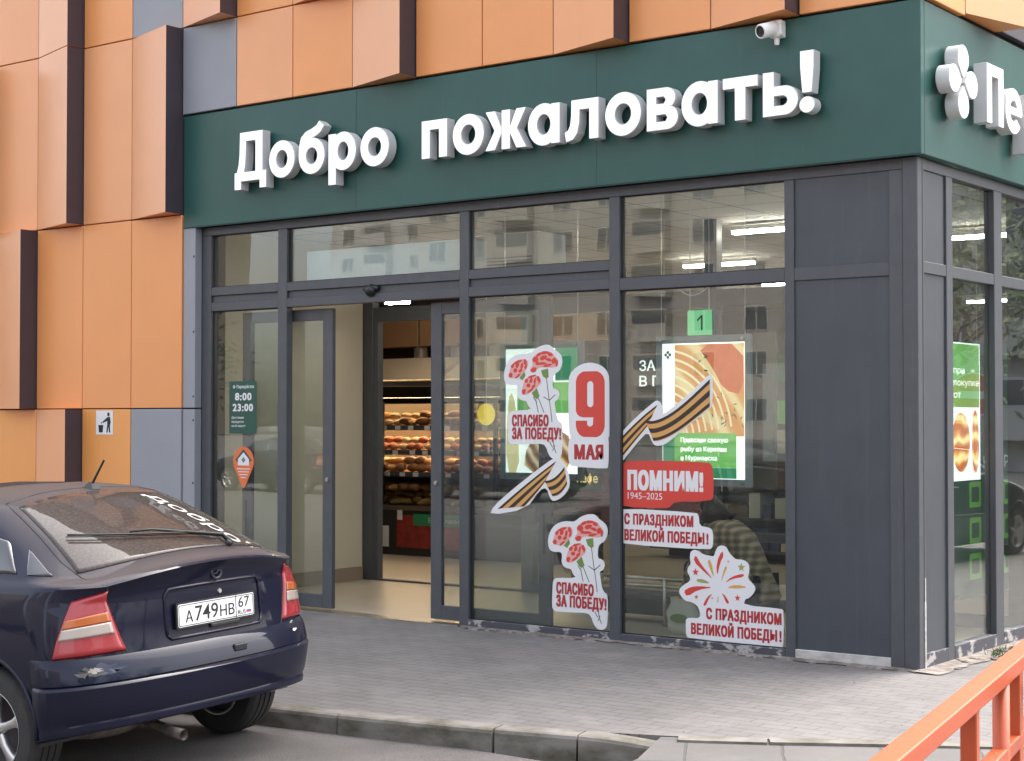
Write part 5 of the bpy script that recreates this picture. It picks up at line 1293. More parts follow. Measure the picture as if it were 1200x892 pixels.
# face: nose, brow, mouth and ear built on the bowed head
fc = MB()
fc.lathe([(0.0, 0.030), (0.010, 0.018), (0.016, 0.0), (0.0, -0.01)], (-2.300, 0.90, 0.915), (-0.85, 0, -0.5), 8)
fc.build("nose", skinm, pe, PO_, smooth=True)
for dy in (-0.032, 0.032):
    e_ = MB(); e_.lathe([(0.0, 0.008), (0.010, 0.004), (0.011, 0.0)], (-2.296, 0.90 + dy, 0.945), (-0.95, 0, -0.25), 10); e_.build("eye", M['black'], pe, PO_, smooth=True)
b = MB(); b.tube([(-2.284, 0.875, 0.875), (-2.290, 0.90, 0.873), (-2.284, 0.925, 0.875)], 0.006, 6); b.build("mouth", M['redtext'], pe, PO_, smooth=True)
# hands with separate fingers closing on the bag
for hx, hy, hz, sgn in ((-2.32, 0.74, 0.30, 1), (-2.37, 1.03, 0.32, -1)):
    hv_ = [(hx, hy, hz), (hx - 0.02, hy, hz - 0.045)]; he = [(0, 1)]; hr = [0.030, 0.034]
    for k in range(4):
        off = (k - 1.5) * 0.019; L_ = (0.036, 0.042, 0.040, 0.031)[k]
        i0 = len(hv_)
        hv_ += [(hx - 0.03, hy + off, hz - 0.075), (hx - 0.025, hy + off, hz - 0.075 - L_), (hx - 0.005, hy + off, hz - 0.085 - L_ * 1.6)]
        he += [(1, i0), (i0, i0 + 1), (i0 + 1, i0 + 2)]; hr += [0.0095, 0.0088, 0.0075]
    i0 = len(hv_)
    hv_ += [(hx + 0.012, hy - 0.030 * sgn, hz - 0.055), (hx + 0.016, hy - 0.026 * sgn, hz - 0.090)]; he += [(1, i0), (i0, i0 + 1)]; hr += [0.011, 0.009]
    skin("hand", hv_, he, hr, 0, skinm, pe, PO_, 1)

# ------------------------------------------------------------------ parked hatchback (car axes: x right, y forward from the rear bumper, z up)
carpaint = bpy.data.materials.new("navy_car_paint"); carpaint.use_nodes = True
nt = carpaint.node_tree; pb = nt.nodes["Principled BSDF"]
pb.inputs["Roughness"].default_value = 0.45; pb.inputs["Specular IOR Level"].default_value = 0.08; pb.inputs["Coat Weight"].default_value = 0.5; pb.inputs["Coat Roughness"].default_value = 0.05
gm = nt.nodes.new("ShaderNodeNewGeometry"); sx_ = nt.nodes.new("ShaderNodeSeparateXYZ"); nt.links.new(gm.outputs["Normal"], sx_.inputs[0])
tc = nt.nodes.new("ShaderNodeTexCoord"); nn = nt.nodes.new("ShaderNodeTexNoise"); nn.inputs["Scale"].default_value = 5; nn.inputs["Detail"].default_value = 8
nt.links.new(tc.outputs["Object"], nn.inputs["Vector"])
# settled dust on the upward faces
r_ = nt.nodes.new("ShaderNodeMapRange"); r_.inputs[1].default_value = 0.72; r_.inputs[2].default_value = 1.0; r_.inputs[3].default_value = 0.0; r_.inputs[4].default_value = 0.62
nt.links.new(sx_.outputs["Z"], r_.inputs[0])
m_ = nt.nodes.new("ShaderNodeMath"); m_.operation = 'MULTIPLY_ADD'; m_.inputs[1].default_value = 0.02; nt.links.new(nn.outputs[0], m_.inputs[0]); nt.links.new(r_.outputs[0], m_.inputs[2])
mx = nt.nodes.new("ShaderNodeMix"); mx.data_type = 'RGBA'
mx.inputs["A"].default_value = (0.0035, 0.0048, 0.018, 1); mx.inputs["B"].default_value = (0.13, 0.105, 0.092, 1)
nt.links.new(m_.outputs[0], mx.inputs["Factor"]); nt.links.new(mx.outputs["Result"], pb.inputs["Base Color"])
cw = nt.nodes.new("ShaderNodeMath"); cw.operation = 'MULTIPLY_ADD'; cw.inputs[1].default_value = -0.8; cw.inputs[2].default_value = 0.5; cw.use_clamp = True
nt.links.new(r_.outputs[0], cw.inputs[0]); nt.links.new(cw.outputs[0], pb.inputs["Coat Weight"])

CARGL = bpy.data.materials.new("dusty_dark_window"); CARGL.use_nodes = True
nt = CARGL.node_tree; pb = nt.nodes["Principled BSDF"]
tc = nt.nodes.new("ShaderNodeTexCoord"); nn = nt.nodes.new("ShaderNodeTexNoise"); nn.inputs["Scale"].default_value = 70; nn.inputs["Detail"].default_value = 6; nn.inputs["Roughness"].default_value = 0.8
nt.links.new(tc.outputs["Object"], nn.inputs["Vector"])
cr = nt.nodes.new("ShaderNodeValToRGB"); cr.color_ramp.elements[0].position = 0.42; cr.color_ramp.elements[0].color = (0.020, 0.014, 0.012, 1); cr.color_ramp.elements[1].position = 0.74; cr.color_ramp.elements[1].color = (0.095, 0.066, 0.050, 1)
nt.links.new(nn.outputs[0], cr.inputs[0]); nt.links.new(cr.outputs[0], pb.inputs["Base Color"])
pb.inputs["Roughness"].default_value = 0.55; pb.inputs["Specular IOR Level"].default_value = 0.2; pb.inputs["Coat Weight"].default_value = 0.6; pb.inputs["Coat Roughness"].default_value = 0.02; pb.inputs["Coat IOR"].default_value = 1.5
CARGC = mat("clean_dark_window", (0.012, 0.012, 0.014), 0.05, coat=1.0)
TLRED = mat("tail_lamp_red", (0.27, 0.012, 0.016), 0.2, coat=0.6, bump=0.15, bscale=220)
TLAMB = mat("tail_lamp_amber", (0.38, 0.085, 0.008), 0.2, coat=0.6, bump=0.15, bscale=220)
TLWHT = mat("tail_lamp_clear", (0.34, 0.29, 0.25), 0.2, coat=0.6, bump=0.2, bscale=220)
TYRE = mat("tyre_rubber", (0.030, 0.028, 0.027), 0.75, var=0.3, vscale=12, bump=0.3, bscale=60)
ALLOY = mat("alloy_rim", (0.55, 0.54, 0.53), 0.32, 0.9)

# z, half width, rear y, corner depth D, exponent n
LV=[(.20,.75,.26,.34,2.6),(.30,.81,.08,.34,2.6),(.42,.845,.03,.34,2.6),(.55,.860,.01,.34,2.6),(.66,.862,.03,.34,2.6),(.75,.858,.040,.36,2.6),(.86,.846,.045,.38,2.6),(.925,.832,.050,.40,2.6),(.965,.818,.030,.41,2.6),(.993,.805,.004,.42,2.6),(1.006,.795,.016,.43,2.6),(1.03,.775,.125,.45,2.5),(1.10,.738,.245,.48,2.5),(1.20,.690,.435,.48,2.5),(1.30,.640,.645,.48,2.4),(1.355,.606,.775,.48,2.4),(1.39,.563,.89,.5,2.4),(1.415,.46,1.08,.5,2.3),(1.43,.25,1.43,.4,2.2)]
def lv(z):
    if z<=LV[0][0]: return LV[0][1:]
    for a,b in zip(LV,LV[1:]):
        if z<=b[0]:
            t=(z-a[0])/(b[0]-a[0]); return tuple(p+(q-p)*t for p,q in zip(a[1:],b[1:]))
    return LV[-1][1:]
def surf(th,z):
    """th in degrees: -90..90 rear arc (0 = rear centre, + = right); beyond 90: along the side, 1 deg = 3 cm"""
    w,yr,D,n=lv(z); s=1 if th>=0 else -1; a=abs(th)
    if a<=90:
        t=math.radians(a); x=w*math.sin(t)**(2/n)
        # the boot lid lip is arched: higher in the middle than at the lamps
        t2=max(0.0,min(1.0,(1.42-z)/.39)); g=max(0.0,min(1.0,(z-.90)/.085,t2*t2*(3-2*t2))); dz=.062*max(0.0,1-(x/.62)**2)*g
        return (s*x, yr+D*(1-max(0,math.cos(t))**(2/n)), z+dz)
    return (s*w, yr+D+(a-90)*.03, z)

def surf_n(th, z):
    e = 0.5
    a = Vector(surf(th + e, z)) - Vector(surf(th - e, z)); b_ = Vector(surf(th, z + 0.006)) - Vector(surf(th, z - 0.006))
    n = a.cross(b_)
    return n.normalized() if n.length > 0 else Vector((0, -1, 0))
def sp_(th, z, off): return Vector(surf(th, z)) + surf_n(th, z) * off

CS = 1.035
CAR = Matrix(((-0.02545313, -0.99948999, -0.01926926), (0.99898646, -0.02471503, -0.03761936), (0.03712395, -0.02020726, 0.99910634)))
car = thing("parked_car", "dusty dark blue hatchback with plate А749НВ parked along the kerb, seen from behind", "car")
car.matrix_world = Matrix.Translation((-1.84497554, -4.57532995, -0.1277741)) @ CAR.to_4x4() @ Matrix.Scale(CS, 4)
Z0 = (0, 0, 0)
def yfront(z):
    T = [(0.2, 3.98), (0.55, 4.08), (0.70, 4.05), (0.80, 3.95), (0.90, 3.55), (0.94, 3.30), (0.99, 3.10), (1.04, 2.98), (1.20, 2.66), (1.355, 2.30), (1.43, 1.80)]
    for a, b_ in zip(T, T[1:]):
        if z <= b_[0]: return a[1] + (b_[1] - a[1]) * max(0, (z - a[0])) / (b_[0] - a[0])
    return T[-1][1]
def outline(z):
    w, yr, D, n = lv(z)
    yf = yfront(z); Df = 0.55 if z < 0.95 else 0.35
    rear = [surf(t, z) for t in list(range(-90, 91, 5))]
    y0 = yr + D
    right = [(w, y0 + (yf - Df - y0) * k / 10, z) for k in range(1, 11)]
    front = []
    for k in range(1, 18):
        t = math.pi / 2 - math.pi * k / 18
        front.append((w * math.copysign(abs(math.sin(t)) ** 0.75, math.sin(t)), yf - Df + Df * max(0.0, math.cos(t)) ** 0.75, z))
    left = [(-w, y0 + (yf - Df - y0) * k / 10, z) for k in range(10, 0, -1)]
    return rear + right + front + left
zl = [0.20, 0.24, 0.30, 0.36, 0.42, 0.50, 0.55, 0.60, 0.66, 0.70, 0.75, 0.80, 0.86, 0.90, 0.925, 0.945, 0.965, 0.98, 0.993, 1.0, 1.006, 1.018, 1.03, 1.045, 1.07, 1.10, 1.15, 1.20, 1.25, 1.30, 1.33, 1.355, 1.375, 1.39, 1.403, 1.415, 1.424, 1.43]
b = MB(); rows = [outline(z) for z in zl]; N = len(rows[0])
b.add([p for r in rows for p in r], [(i * N + k, i * N + (k + 1) % N, (i + 1) * N + (k + 1) % N, (i + 1) * N + k) for i in range(len(rows) - 1) for k in range(N)] + [tuple(range(N))[::-1], tuple(range((len(rows) - 1) * N, len(rows) * N))])
body = b.build("body_shell", carpaint, None, Z0, smooth=True)
ct = MB()
for wy in (0.70, 3.30):
    for s in (-1, 1): ct.lathe([(0, 0), (0.352, 0), (0.352, 0.42), (0, 0.42)], (s * 0.56, wy, 0.315), (s, 0, 0), 40)
cut = ct.build("cut", M['black'], None, Z0)
ct2 = MB(); ct2.box(-1.2, 1.2, -0.5, 0.66, -0.2, 0.345)
cut2 = ct2.build("cut", M['black'], None, Z0)
md = body.modifiers.new("arch", 'BOOLEAN'); md.operation = 'DIFFERENCE'; md.object = cut; md.solver = 'EXACT'
md = body.modifiers.new("under", 'BOOLEAN'); md.operation = 'DIFFERENCE'; md.object = cut2; md.solver = 'EXACT'
dg = bpy.context.evaluated_depsgraph_get()
nm = bpy.data.meshes.new_from_object(body.evaluated_get(dg))
bpy.data.objects.remove(cut); bpy.data.objects.remove(cut2); body.modifiers.clear(); body.data = nm
nm.materials.clear(); nm.materials.append(carpaint)
for p in nm.polygons: p.material_index = 0
for p in nm.polygons: p.use_smooth = True
body.parent = car
es = body.modifiers.new("edges", 'EDGE_SPLIT'); es.split_angle = rad(42)
def grid_patch(mb, fn, nu, nv):
    P = [fn(i / nu, j / nv) for j in range(nv + 1) for i in range(nu + 1)]
    mb.add(P, [(j * (nu + 1) + i, j * (nu + 1) + i + 1, (j + 1) * (nu + 1) + i + 1, (j + 1) * (nu + 1) + i) for j in range(nv) for i in range(nu)])
def quad_fn(c, off):
    """c: four (th, z) corners: bottom-left, bottom-right, top-right, top-left"""
    def f(u, v):
        a = [(c[0][k] * (1 - u) + c[1][k] * u) * (1 - v) + (c[3][k] * (1 - u) + c[2][k] * u) * v for k in (0, 1)]
        return sp_(a[0], a[1], off)
    return f
def cpart(fns, name, m, parent=car, nu=24, nv=12, smooth=True):
    mb = MB()
    for f in fns: grid_patch(mb, f, nu, nv)
    o = mb.build(name, m, parent, Z0, smooth=smooth)
    sd = o.modifiers.new("solid", 'SOLIDIFY'); sd.thickness = 0.004; sd.offset = -1
    return o
def line(pts, r, name, m, parent=car, n=6, off=0.0):
    mb = MB(); mb.tube([sp_(t, z, off) for t, z in pts], r, n)
    return mb.build(name, m, parent, Z0, smooth=True)
def lerp_pts(p, k=8):
    o = []
    for a, c in zip(p, p[1:]):
        for i in range(k): o.append((a[0] + (c[0] - a[0]) * i / k, a[1] + (c[1] - a[1]) * i / k))
    return o + [p[-1]]
# rear window with black surround
def rw(u, v, inset=0.0, off=0.004):
    t = -1 + 2 * u
    zt = 1.345 + 0.048 * (1 - abs(t) ** 2.2); zb = 1.050
    z = zb + (zt - zb) * v
    lim = (50.5 - 1.5 * v)
    return sp_(t * (lim - inset), z, off)
win = cpart([lambda u, v: rw(u, v)], "rear_window", CARGL, nu=40, nv=20)
ring = [(-50.5, 1.050)] + lerp_pts([(-50.5, 1.050), (-49, 1.345)]) + [(-49 + 98 * k / 30, 1.345 + 0.048 * (1 - abs(-1 + 2 * k / 30) ** 2.2)) for k in range(31)] + lerp_pts([(49, 1.345), (50.5, 1.050)]) + [(50.5 - 101 * k / 20, 1.050) for k in range(1, 21)]
line(ring, 0.0065, "window_seal", M['black'], win, off=0.002)
rs = [(-46, 1.0)] + lerp_pts([(-50, 1.03), (-54, 1.10), (-54, 1.365)]) + [(-54 + 108 * k / 30, 1.365 + 0.045 * (1 - abs(-1 + 2 * k / 30) ** 2.2)) for k in range(31)] + lerp_pts([(54, 1.365), (54, 1.10), (50, 1.03)]) + [(46, 1.0)]
line(rs, 0.0045, "hatch_seam", M['gasket'], off=-0.001)
for s in (-1, 1):
    line(lerp_pts([(s * 44, 0.998), (s * 40, 0.90), (s * 33, 0.70), (s * 31, 0.655)]), 0.004, "hatch_seam", M['gasket'], off=-0.001)
# faded letters on the rear window, read downwards along its right edge
lt = MB()
tv, tf = text_tris("добро", 0.01)
mnx, mxx = min(v[0] for v in tv), max(v[0] for v in tv); mny, mxy = min(v[1] for v in tv), max(v[1] for v in tv)
def tmap(x, y):
    v = 0.90 - 0.86 * (x - mnx) / (mxx - mnx); u = 0.672 + 0.125 * (y - mny) / (mxy - mny) + 0.012 * (1 - v)
    return rw(u, v, 0.0, 0.0062)
lt.add([tmap(*p) for p in tv], tf)
lt.build("window_lettering", mat("faded_white_vinyl", (0.50, 0.48, 0.46), 0.6), win, Z0)
# side windows
sw = [quad_fn([(-80, 1.05), (-64.5, 1.045), (-65, 1.165), (-79.5, 1.05)], 0.004), quad_fn([(-128, 1.045), (-86, 1.055), (-73, 1.20), (-112, 1.345)], 0.004), quad_fn([(-150, 1.045), (-130, 1.045), (-114, 1.345), (-134, 1.30)], 0.004)]
for f in sw: cpart([f], "side_window", CARGC, nu=14, nv=10)
for f in sw:
    g = (lambda h: (lambda u, v: Vector((-h(u, v)[0], h(u, v)[1], h(u, v)[2]))))(f)
    cpart([g], "side_window", CARGC, nu=14, nv=10)
def wsc(u, v):
    z = 1.0 + 0.34 * v; w = lv(z)[0]; t = -1 + 2 * u
    return Vector((t * (w - 0.05), yfront(z) + 0.012 - 0.12 * abs(t) ** 3, z))
cpart([wsc], "windscreen", CARGC, nu=16, nv=8)
# tail lamps
for s in (-1, 1):
    A = [(s * 74, 0.668), (s * 32.0, 0.682), (s * 42.0, 0.972), (s * 59, 0.935)]
    def tl(u, v, c=A, off=0.012):
        a = [(c[0][k] * (1 - u) + c[1][k] * u) * (1 - v) + (c[3][k] * (1 - u) + c[2][k] * u) * v for k in (0, 1)]
        e = min(u, 1 - u, v, 1 - v); rise = off * min(1, (e / 0.06)) ** 0.5
        return sp_(a[0], a[1], 0.002 + rise)
    o = cpart([tl], "tail_light", TLRED, nu=22, nv=24)
    def sub(v0, v1, u0, u1, off): return lambda u, v: tl(u0 + (u1 - u0) * u, v0 + (v1 - v0) * v, A, off)
    cpart([sub(0.51, 0.66, 0.06, 0.93, 0.0155)], "amber_lens", TLAMB, o, 16, 6)
    cpart([sub(0.32, 0.50, 0.06, 0.93, 0.0165)], "clear_lens", TLWHT, o, 16, 6)
    if s == -1: pass
# bumper skin with a step line
bprof = [(0.668, 0.002), (0.655, 0.010), (0.62, 0.020), (0.575, 0.024), (0.556, 0.024), (0.549, 0.017), (0.542, 0.026), (0.534, 0.033), (0.46, 0.034), (0.40, 0.028), (0.375, 0.016), (0.36, 0.020), (0.335, 0.014), (0.325, -0.01), (0.33, -0.06)]
def bump(u, v):
    i = min(int(v * (len(bprof) - 1)), len(bprof) - 2); t = v * (len(bprof) - 1) - i
    z = bprof[i][0] * (1 - t) + bprof[i + 1][0] * t; o = bprof[i][1] * (1 - t) + bprof[i + 1][1] * t
    th = -90 + 180 * u
    k = min(1, (90 - abs(th)) / 6)
    # the lower edge drops towards the wheel
    z2 = z - 0.055 * (abs(th) / 90) ** 3 * max(0, (0.60 - z) / 0.27)
    # plan outline of one height so that the skin stays smooth
    p = Vector(surf(th, max(z, 0.42))); p.z = z2
    n = surf_n(th, 0.55)
    return p + n * (o * (0.35 + 0.65 * k))
bp_ = MB(); grid_patch(bp_, bump, 72, len(bprof) - 1)
bo_ = bp_.build("rear_bumper", carpaint, car, Z0, smooth=True)
bo_.modifiers.new("edges", 'EDGE_SPLIT').split_angle = rad(38)
# scrape on the left bumper corner, tow cover, nick
def blob(thc, zc, rt, rz, off, m, nm, seed):
    rq = random.Random(seed); mb = MB(); n = 26
    pts = [(thc, zc)] + [(thc + rt * math.cos(2 * math.pi * k / n) * rq.uniform(0.45, 1.2), zc + rz * math.sin(2 * math.pi * k / n) * rq.uniform(0.45, 1.2)) for k in range(n)]
    def q(t, z):
        v = 0.0
        for i in range(len(bprof) - 1):
            if bprof[i + 1][0] <= z <= bprof[i][0]: v = (i + (bprof[i][0] - z) / (bprof[i][0] - bprof[i + 1][0])) / (len(bprof) - 1); break
        return bump((t + 90) / 180, v) + surf_n(t, 0.55) * off
    mb.add([q(t, z) for t, z in pts], [(0, 1 + k, 1 + (k + 1) % n) for k in range(n)])
    mb.build(nm, m, bo_, Z0, smooth=True)
blob(-44, 0.615, 10, 0.026, 0.0015, mat("scuffed_blue", (0.010, 0.018, 0.042), 0.6, var=0.4, vscale=30), "paint_scuff", 2)
blob(-51, 0.605, 9, 0.026, 0.0025, mat("scuffed_grey", (0.07, 0.068, 0.07), 0.8, var=0.4, vscale=30), "paint_scuff", 3)
blob(-49.5, 0.612, 5, 0.014, 0.0035, mat("bare_filler", (0.26, 0.24, 0.225), 0.8, var=0.3, vscale=40), "paint_scuff", 8)
blob(40, 0.622, 2.4, 0.008, 0.003, M['sticker'], "paint_chip", 5)
b = MB(); b.box(0.10, 0.19, -0.012, 0.02, 0.585, 0.622); b.build("tow_cover", mat("tow_dark", (0.006, 0.007, 0.014), 0.4), bo_, Z0, bevel=0.006)
# plate panel, number plate, badge, lock, handle
rcs = lerp_pts([(-14.5, 0.72), (-15.0, 0.91), (-13.5, 0.925), (17.5, 0.925), (19, 0.91), (18.5, 0.72), (17, 0.70), (-13, 0.70), (-14.5, 0.72)], 6)
line(rcs, 0.009, "plate_recess", carpaint, off=0.0, n=8)
npx, npz, npy = 0.020, 0.806, 0.028
PL = MB(); PF = (Vector((0, npy, 0)), X_, Z_, -Y_)
PL.plate([rrect(npx - 0.27, npx + 0.27, npz - 0.064, npz + 0.064, 0.012)], PF, -0.012, 0.001)
po = PL.build("plate_holder", M['black'], car, Z0)
PL = MB(); PL.plate([rrect(npx - 0.26, npx + 0.26, npz - 0.056, npz + 0.056, 0.010)], PF, 0.0012, 0.0030)
pl = PL.build("number_plate", mat("plate_white", (0.78, 0.78, 0.77), 0.4), car, Z0)
b = MB(); zb = npz - 0.036
text(b, "А", PF, npx - 0.213, npx - 0.163, zb, 0.058, 0.0045, 0.006); text(b, "749", PF, npx - 0.148, npx + 0.008, zb, 0.078, 0.0045, 0.004); text(b, "НВ", PF, npx + 0.022, npx + 0.122, zb, 0.058, 0.0045, 0.006)
text(b, "67", PF, npx + 0.150, npx + 0.228, npz - 0.008, 0.055, 0.0045, 0.004); text(b, "RUS", PF, npx + 0.146, npx + 0.200, npz - 0.043, 0.022, 0.0045, 0.004)
b.plate([[(npx + 0.131, npz - 0.055), (npx + 0.135, npz - 0.055), (npx + 0.135, npz + 0.055), (npx + 0.131, npz + 0.055)]], PF, 0.0031, 0.0045)
fo_ = rrect(npx - 0.256, npx + 0.256, npz - 0.052, npz + 0.052, 0.008); fi_ = rrect(npx - 0.2525, npx + 0.2525, npz - 0.0485, npz + 0.0485, 0.007)
b.plate([fo_, fi_], PF, 0.0031, 0.0042)
b.build("plate_lettering", M['gasket'], pl, Z0)
for i, m in enumerate((M['sticker'], mat("flag_blue", (0.02, 0.06, 0.35), 0.4), M['poppy'])):
    b = MB(); b.box(npx + 0.206, npx + 0.240, npy - 0.0042, npy - 0.0031, npz - 0.026 - 0.007 * i, npz - 0.0195 - 0.007 * i); b.build("plate_flag", m, pl, Z0)
b = MB(); b.lathe([(0.026, 0.0), (0.033, 0.004), (0.040, 0.0)], sp_(1, 0.955, 0.001), (0, -1, 0.1), 26)
pc = sp_(1, 0.955, 0.004); b.tube([pc + Vector((-0.034, 0, -0.004)), pc + Vector((-0.004, 0, -0.008)), pc + Vector((0.004, 0, 0.008)), pc + Vector((0.034, 0, 0.004))], 0.004, 6)
b.build("badge", mat("dull_badge", (0.03, 0.03, 0.04), 0.35, 0.6), car, Z0, smooth=True)
b = MB(); b.lathe([(0.0, 0.006), (0.011, 0.006), (0.014, 0.0)], sp_(2, 0.895, 0.0), (0, -1, 0), 14); b.build("hatch_lock", M['steel'], car, Z0)
b = MB(); b.box(-0.02, 0.18, 0.024, 0.045, 0.722, 0.742); b.build("hatch_handle", M['black'], car, Z0, bevel=0.004)
# rear wiper lying across the window
b = MB()
wp = [rw(0.66 - 0.58 * k / 14, 0.10 + 0.33 * k / 14 - 0.02 * math.sin(math.pi * k / 14), 0, 0.028) for k in range(15)]
b.tube([rw(0.655, 0.02, 0, 0.02), rw(0.645, 0.09, 0, 0.034), rw(0.42, 0.235, 0, 0.045), rw(0.34, 0.275, 0, 0.036)], [0.013, 0.012, 0.007, 0.005], 8)
b.tube(wp, 0.0055, 6); b.tube([p + Vector((0, 0.012, -0.010)) for p in wp], 0.003, 5)
b.lathe([(0.0, 0.03), (0.018, 0.028), (0.022, 0.0)], rw(0.655, 0.02, 0, 0.0), (0, -0.8, 0.6), 14)
b.build("rear_wiper", M['black'], car, Z0, smooth=True)
# aerial on the roof
b = MB(); ab = Vector((0.075, 1.01, 1.402))
b.add([ab + Vector(p) for p in ((-0.03, -0.05, 0), (0.03, -0.05, 0), (0.022, 0.05, 0), (-0.022, 0.05, 0), (-0.016, -0.030, 0.032), (0.016, -0.030, 0.032), (0.012, 0.0, 0.038), (-0.012, 0.0, 0.038))], [(0, 1, 5, 4), (1, 2, 6, 5), (2, 3, 7, 6), (3, 0, 4, 7), (4, 5, 6, 7)])
b.tube([ab + Vector((0, -0.015, 0.03)), ab + Vector((0.01, -0.105, 0.155))], [0.007, 0.006], 8)
b.build("aerial", M['black'], car, Z0)
# belt moulding along the side, door handles, door seams
for s in (-1, 1):
    line([(s * t, 0.555) for t in range(128, 176, 4)], 0.012, "side_moulding", carpaint, off=0.0)
    b = MB(); b.box(s * 0.852 - 0.012, s * 0.852 + 0.012, 1.52, 1.70, 0.86, 0.885); b.build("door_handle", carpaint, car, Z0, bevel=0.006)
    line(lerp_pts([(s * 112, 0.36), (s * 122, 0.55), (s * 118, 0.72), (s * 100, 0.80), (s * 96, 0.95)]), 0.003, "door_seam", M['gasket'], off=-0.0005)
    line(lerp_pts([(s * 150, 0.30), (s * 150, 0.95)]), 0.003, "door_seam", M['gasket'], off=-0.0005)
# arch lips
for s in (-1, 1):
    for wy in (0.70, 3.30):
        b = MB(); b.tube([(s * 0.856, wy + 0.352 * math.cos(a), 0.315 + 0.352 * math.sin(a)) for a in [rad(-4 + 188 * k / 24) for k in range(25)]], 0.012, 8)
        b.build("arch_lip", carpaint, car, Z0, smooth=True)
        b = MB(); n_ = 20; P_ = [(s * xx, wy + 0.358 * math.cos(rad(-10 + 200 * k / n_)), 0.315 + 0.358 * math.sin(rad(-10 + 200 * k / n_))) for xx in (0.50, 0.84) for k in range(n_ + 1)]
        b.add(P_, [(k, k + 1, n_ + 2 + k, n_ + 1 + k) for k in range(n_)] + [tuple(range(n_ + 1))]); b.build("arch_liner", M['black'], car, Z0)
# wheels
def wheel(s, wy):
    c = (s * 0.635, wy, 0.300)
    b = MB()
    prof = [(0.19, 0.0), (0.225, -0.008), (0.275, 0.0), (0.293, 0.018), (0.298, 0.035)]
    for g_ in (0.062, 0.100, 0.138): prof += [(0.299, g_ - 0.005), (0.292, g_ - 0.004), (0.292, g_ + 0.004), (0.299, g_ + 0.005)]
    prof += [(0.298, 0.165), (0.293, 0.182), (0.275, 0.200), (0.225, 0.208), (0.192, 0.200)]
    b.lathe(prof, c, (s, 0, 0), 48)
    w = b.build("wheel", TYRE, car, Z0, smooth=True); w.modifiers.new("e", 'EDGE_SPLIT').split_angle = rad(35)
    r = MB()
    r.lathe([(0.192, 0.200), (0.200, 0.206), (0.196, 0.198), (0.182, 0.190), (0.178, 0.06), (0.17, 0.0), (0.192, 0.0)], c, (s, 0, 0), 48)
    ro = r.build("rim", ALLOY, w, Z0, smooth=True)
    k_ = MB()
    for i in range(5):
        a = 2 * math.pi * i / 5 + 0.3
        d = Vector((0, math.cos(a), math.sin(a))); t = Vector((0, -math.sin(a), math.cos(a))); cc_ = Vector(c)
        P = []
        for rr_, hw, x0, x1 in ((0.030, 0.032, 0.150, 0.185), (0.09, 0.022, 0.150, 0.190), (0.14, 0.025, 0.150, 0.188), (0.187, 0.046, 0.150, 0.186)):
            for q_, xx in ((-hw, x0), (hw, x0), (hw * 0.8, x1), (-hw * 0.8, x1)): P.append(cc_ + d * rr_ + t * q_ + Vector((s * xx, 0, 0)))
        fs = []
        for j in range(3):
            for q_ in range(4): fs.append((j * 4 + q_, j * 4 + (q_ + 1) % 4, (j + 1) * 4 + (q_ + 1) % 4, (j + 1) * 4 + q_))
        k_.add(P, fs)
    k_.lathe([(0.0, 0.192), (0.03, 0.190), (0.042, 0.178), (0.045, 0.15)], c, (s, 0, 0), 20)
    so_ = k_.build("spokes", ALLOY, w, Z0, bevel=0.005, smooth=True)
    h = MB(); h.lathe([(0.0, 0.05), (0.178, 0.05)], c, (s, 0, 0), 30); h.build("brake_disc", M['plum'], w, Z0)
    h = MB()
    for i in range(5):
        a = 2 * math.pi * i / 5 + 0.3 + 0.628
        h.lathe([(0.0, 0.186), (0.009, 0.186), (0.010, 0.176)], (c[0], c[1] + 0.031 * math.cos(a), c[2] + 0.031 * math.sin(a)), (s, 0, 0), 8)
    h.build("wheel_bolt", M['black'], w, Z0)
for s in (-1, 1):
    for wy in (0.70, 3.30): wheel(s, wy)
# underside, silencer and tailpipe
b = MB(); b.box(-0.60, 0.60, 0.95, 3.7, 0.205, 0.215); b.box(-0.55, 0.55, 0.64, 0.76, 0.25, 0.32); b.box(-0.50, 0.50, 0.30, 0.95, 0.34, 0.36); b.build("underside", M['black'], car, Z0)
b = MB(); grime = patchy('rusty_steel', (0.05, 0.040, 0.034), (0.19, 0.16, 0.14), 14, 0.5, 0.2, 0.7)
vs_ = []; n = 18
for i in range(9):
    t = i / 8; k = math.sin(math.pi * min(0.94, max(0.06, t))) ** 0.35
    for j in range(n):
        a = 2 * math.pi * j / n; vs_.append((-0.60 + 0.46 * t, 0.42 + 0.12 * k * math.cos(a), 0.275 + 0.062 * k * math.sin(a)))
b.add(vs_, [(i * n + j, i * n + (j + 1) % n, (i + 1) * n + (j + 1) % n, (i + 1) * n + j) for i in range(8) for j in range(n)] + [tuple(range(n))[::-1], tuple(range(8 * n, 9 * n))])
b.build("silencer", grime, car, Z0, smooth=True)
b = MB(); b.tube([(-0.16, 0.42, 0.265), (-0.20, 0.22, 0.245), (-0.245, 0.10, 0.240), (-0.25, 0.005, 0.232)], [0.024, 0.024, 0.025, 0.027], 14, caps=False)
b.tube([(-0.245, 0.10, 0.240), (-0.25, 0.006, 0.232)], [0.020, 0.023], 14, caps=False); b.build("tailpipe", grime, car, Z0, smooth=True)
# lamps and plate at the unseen front
for s in (-1, 1):
    b = MB(); b.box(s * 0.60 - 0.14, s * 0.60 + 0.14, 3.88, 4.0, 0.62, 0.74); b.build("headlight", TLWHT, car, Z0, bevel=0.03)
    b = MB(); b.box(s * 0.88 - 0.07, s * 0.88 + 0.07, 2.62, 2.72, 0.98, 1.10); b.build("wing_mirror", carpaint, car, Z0, bevel=0.03)

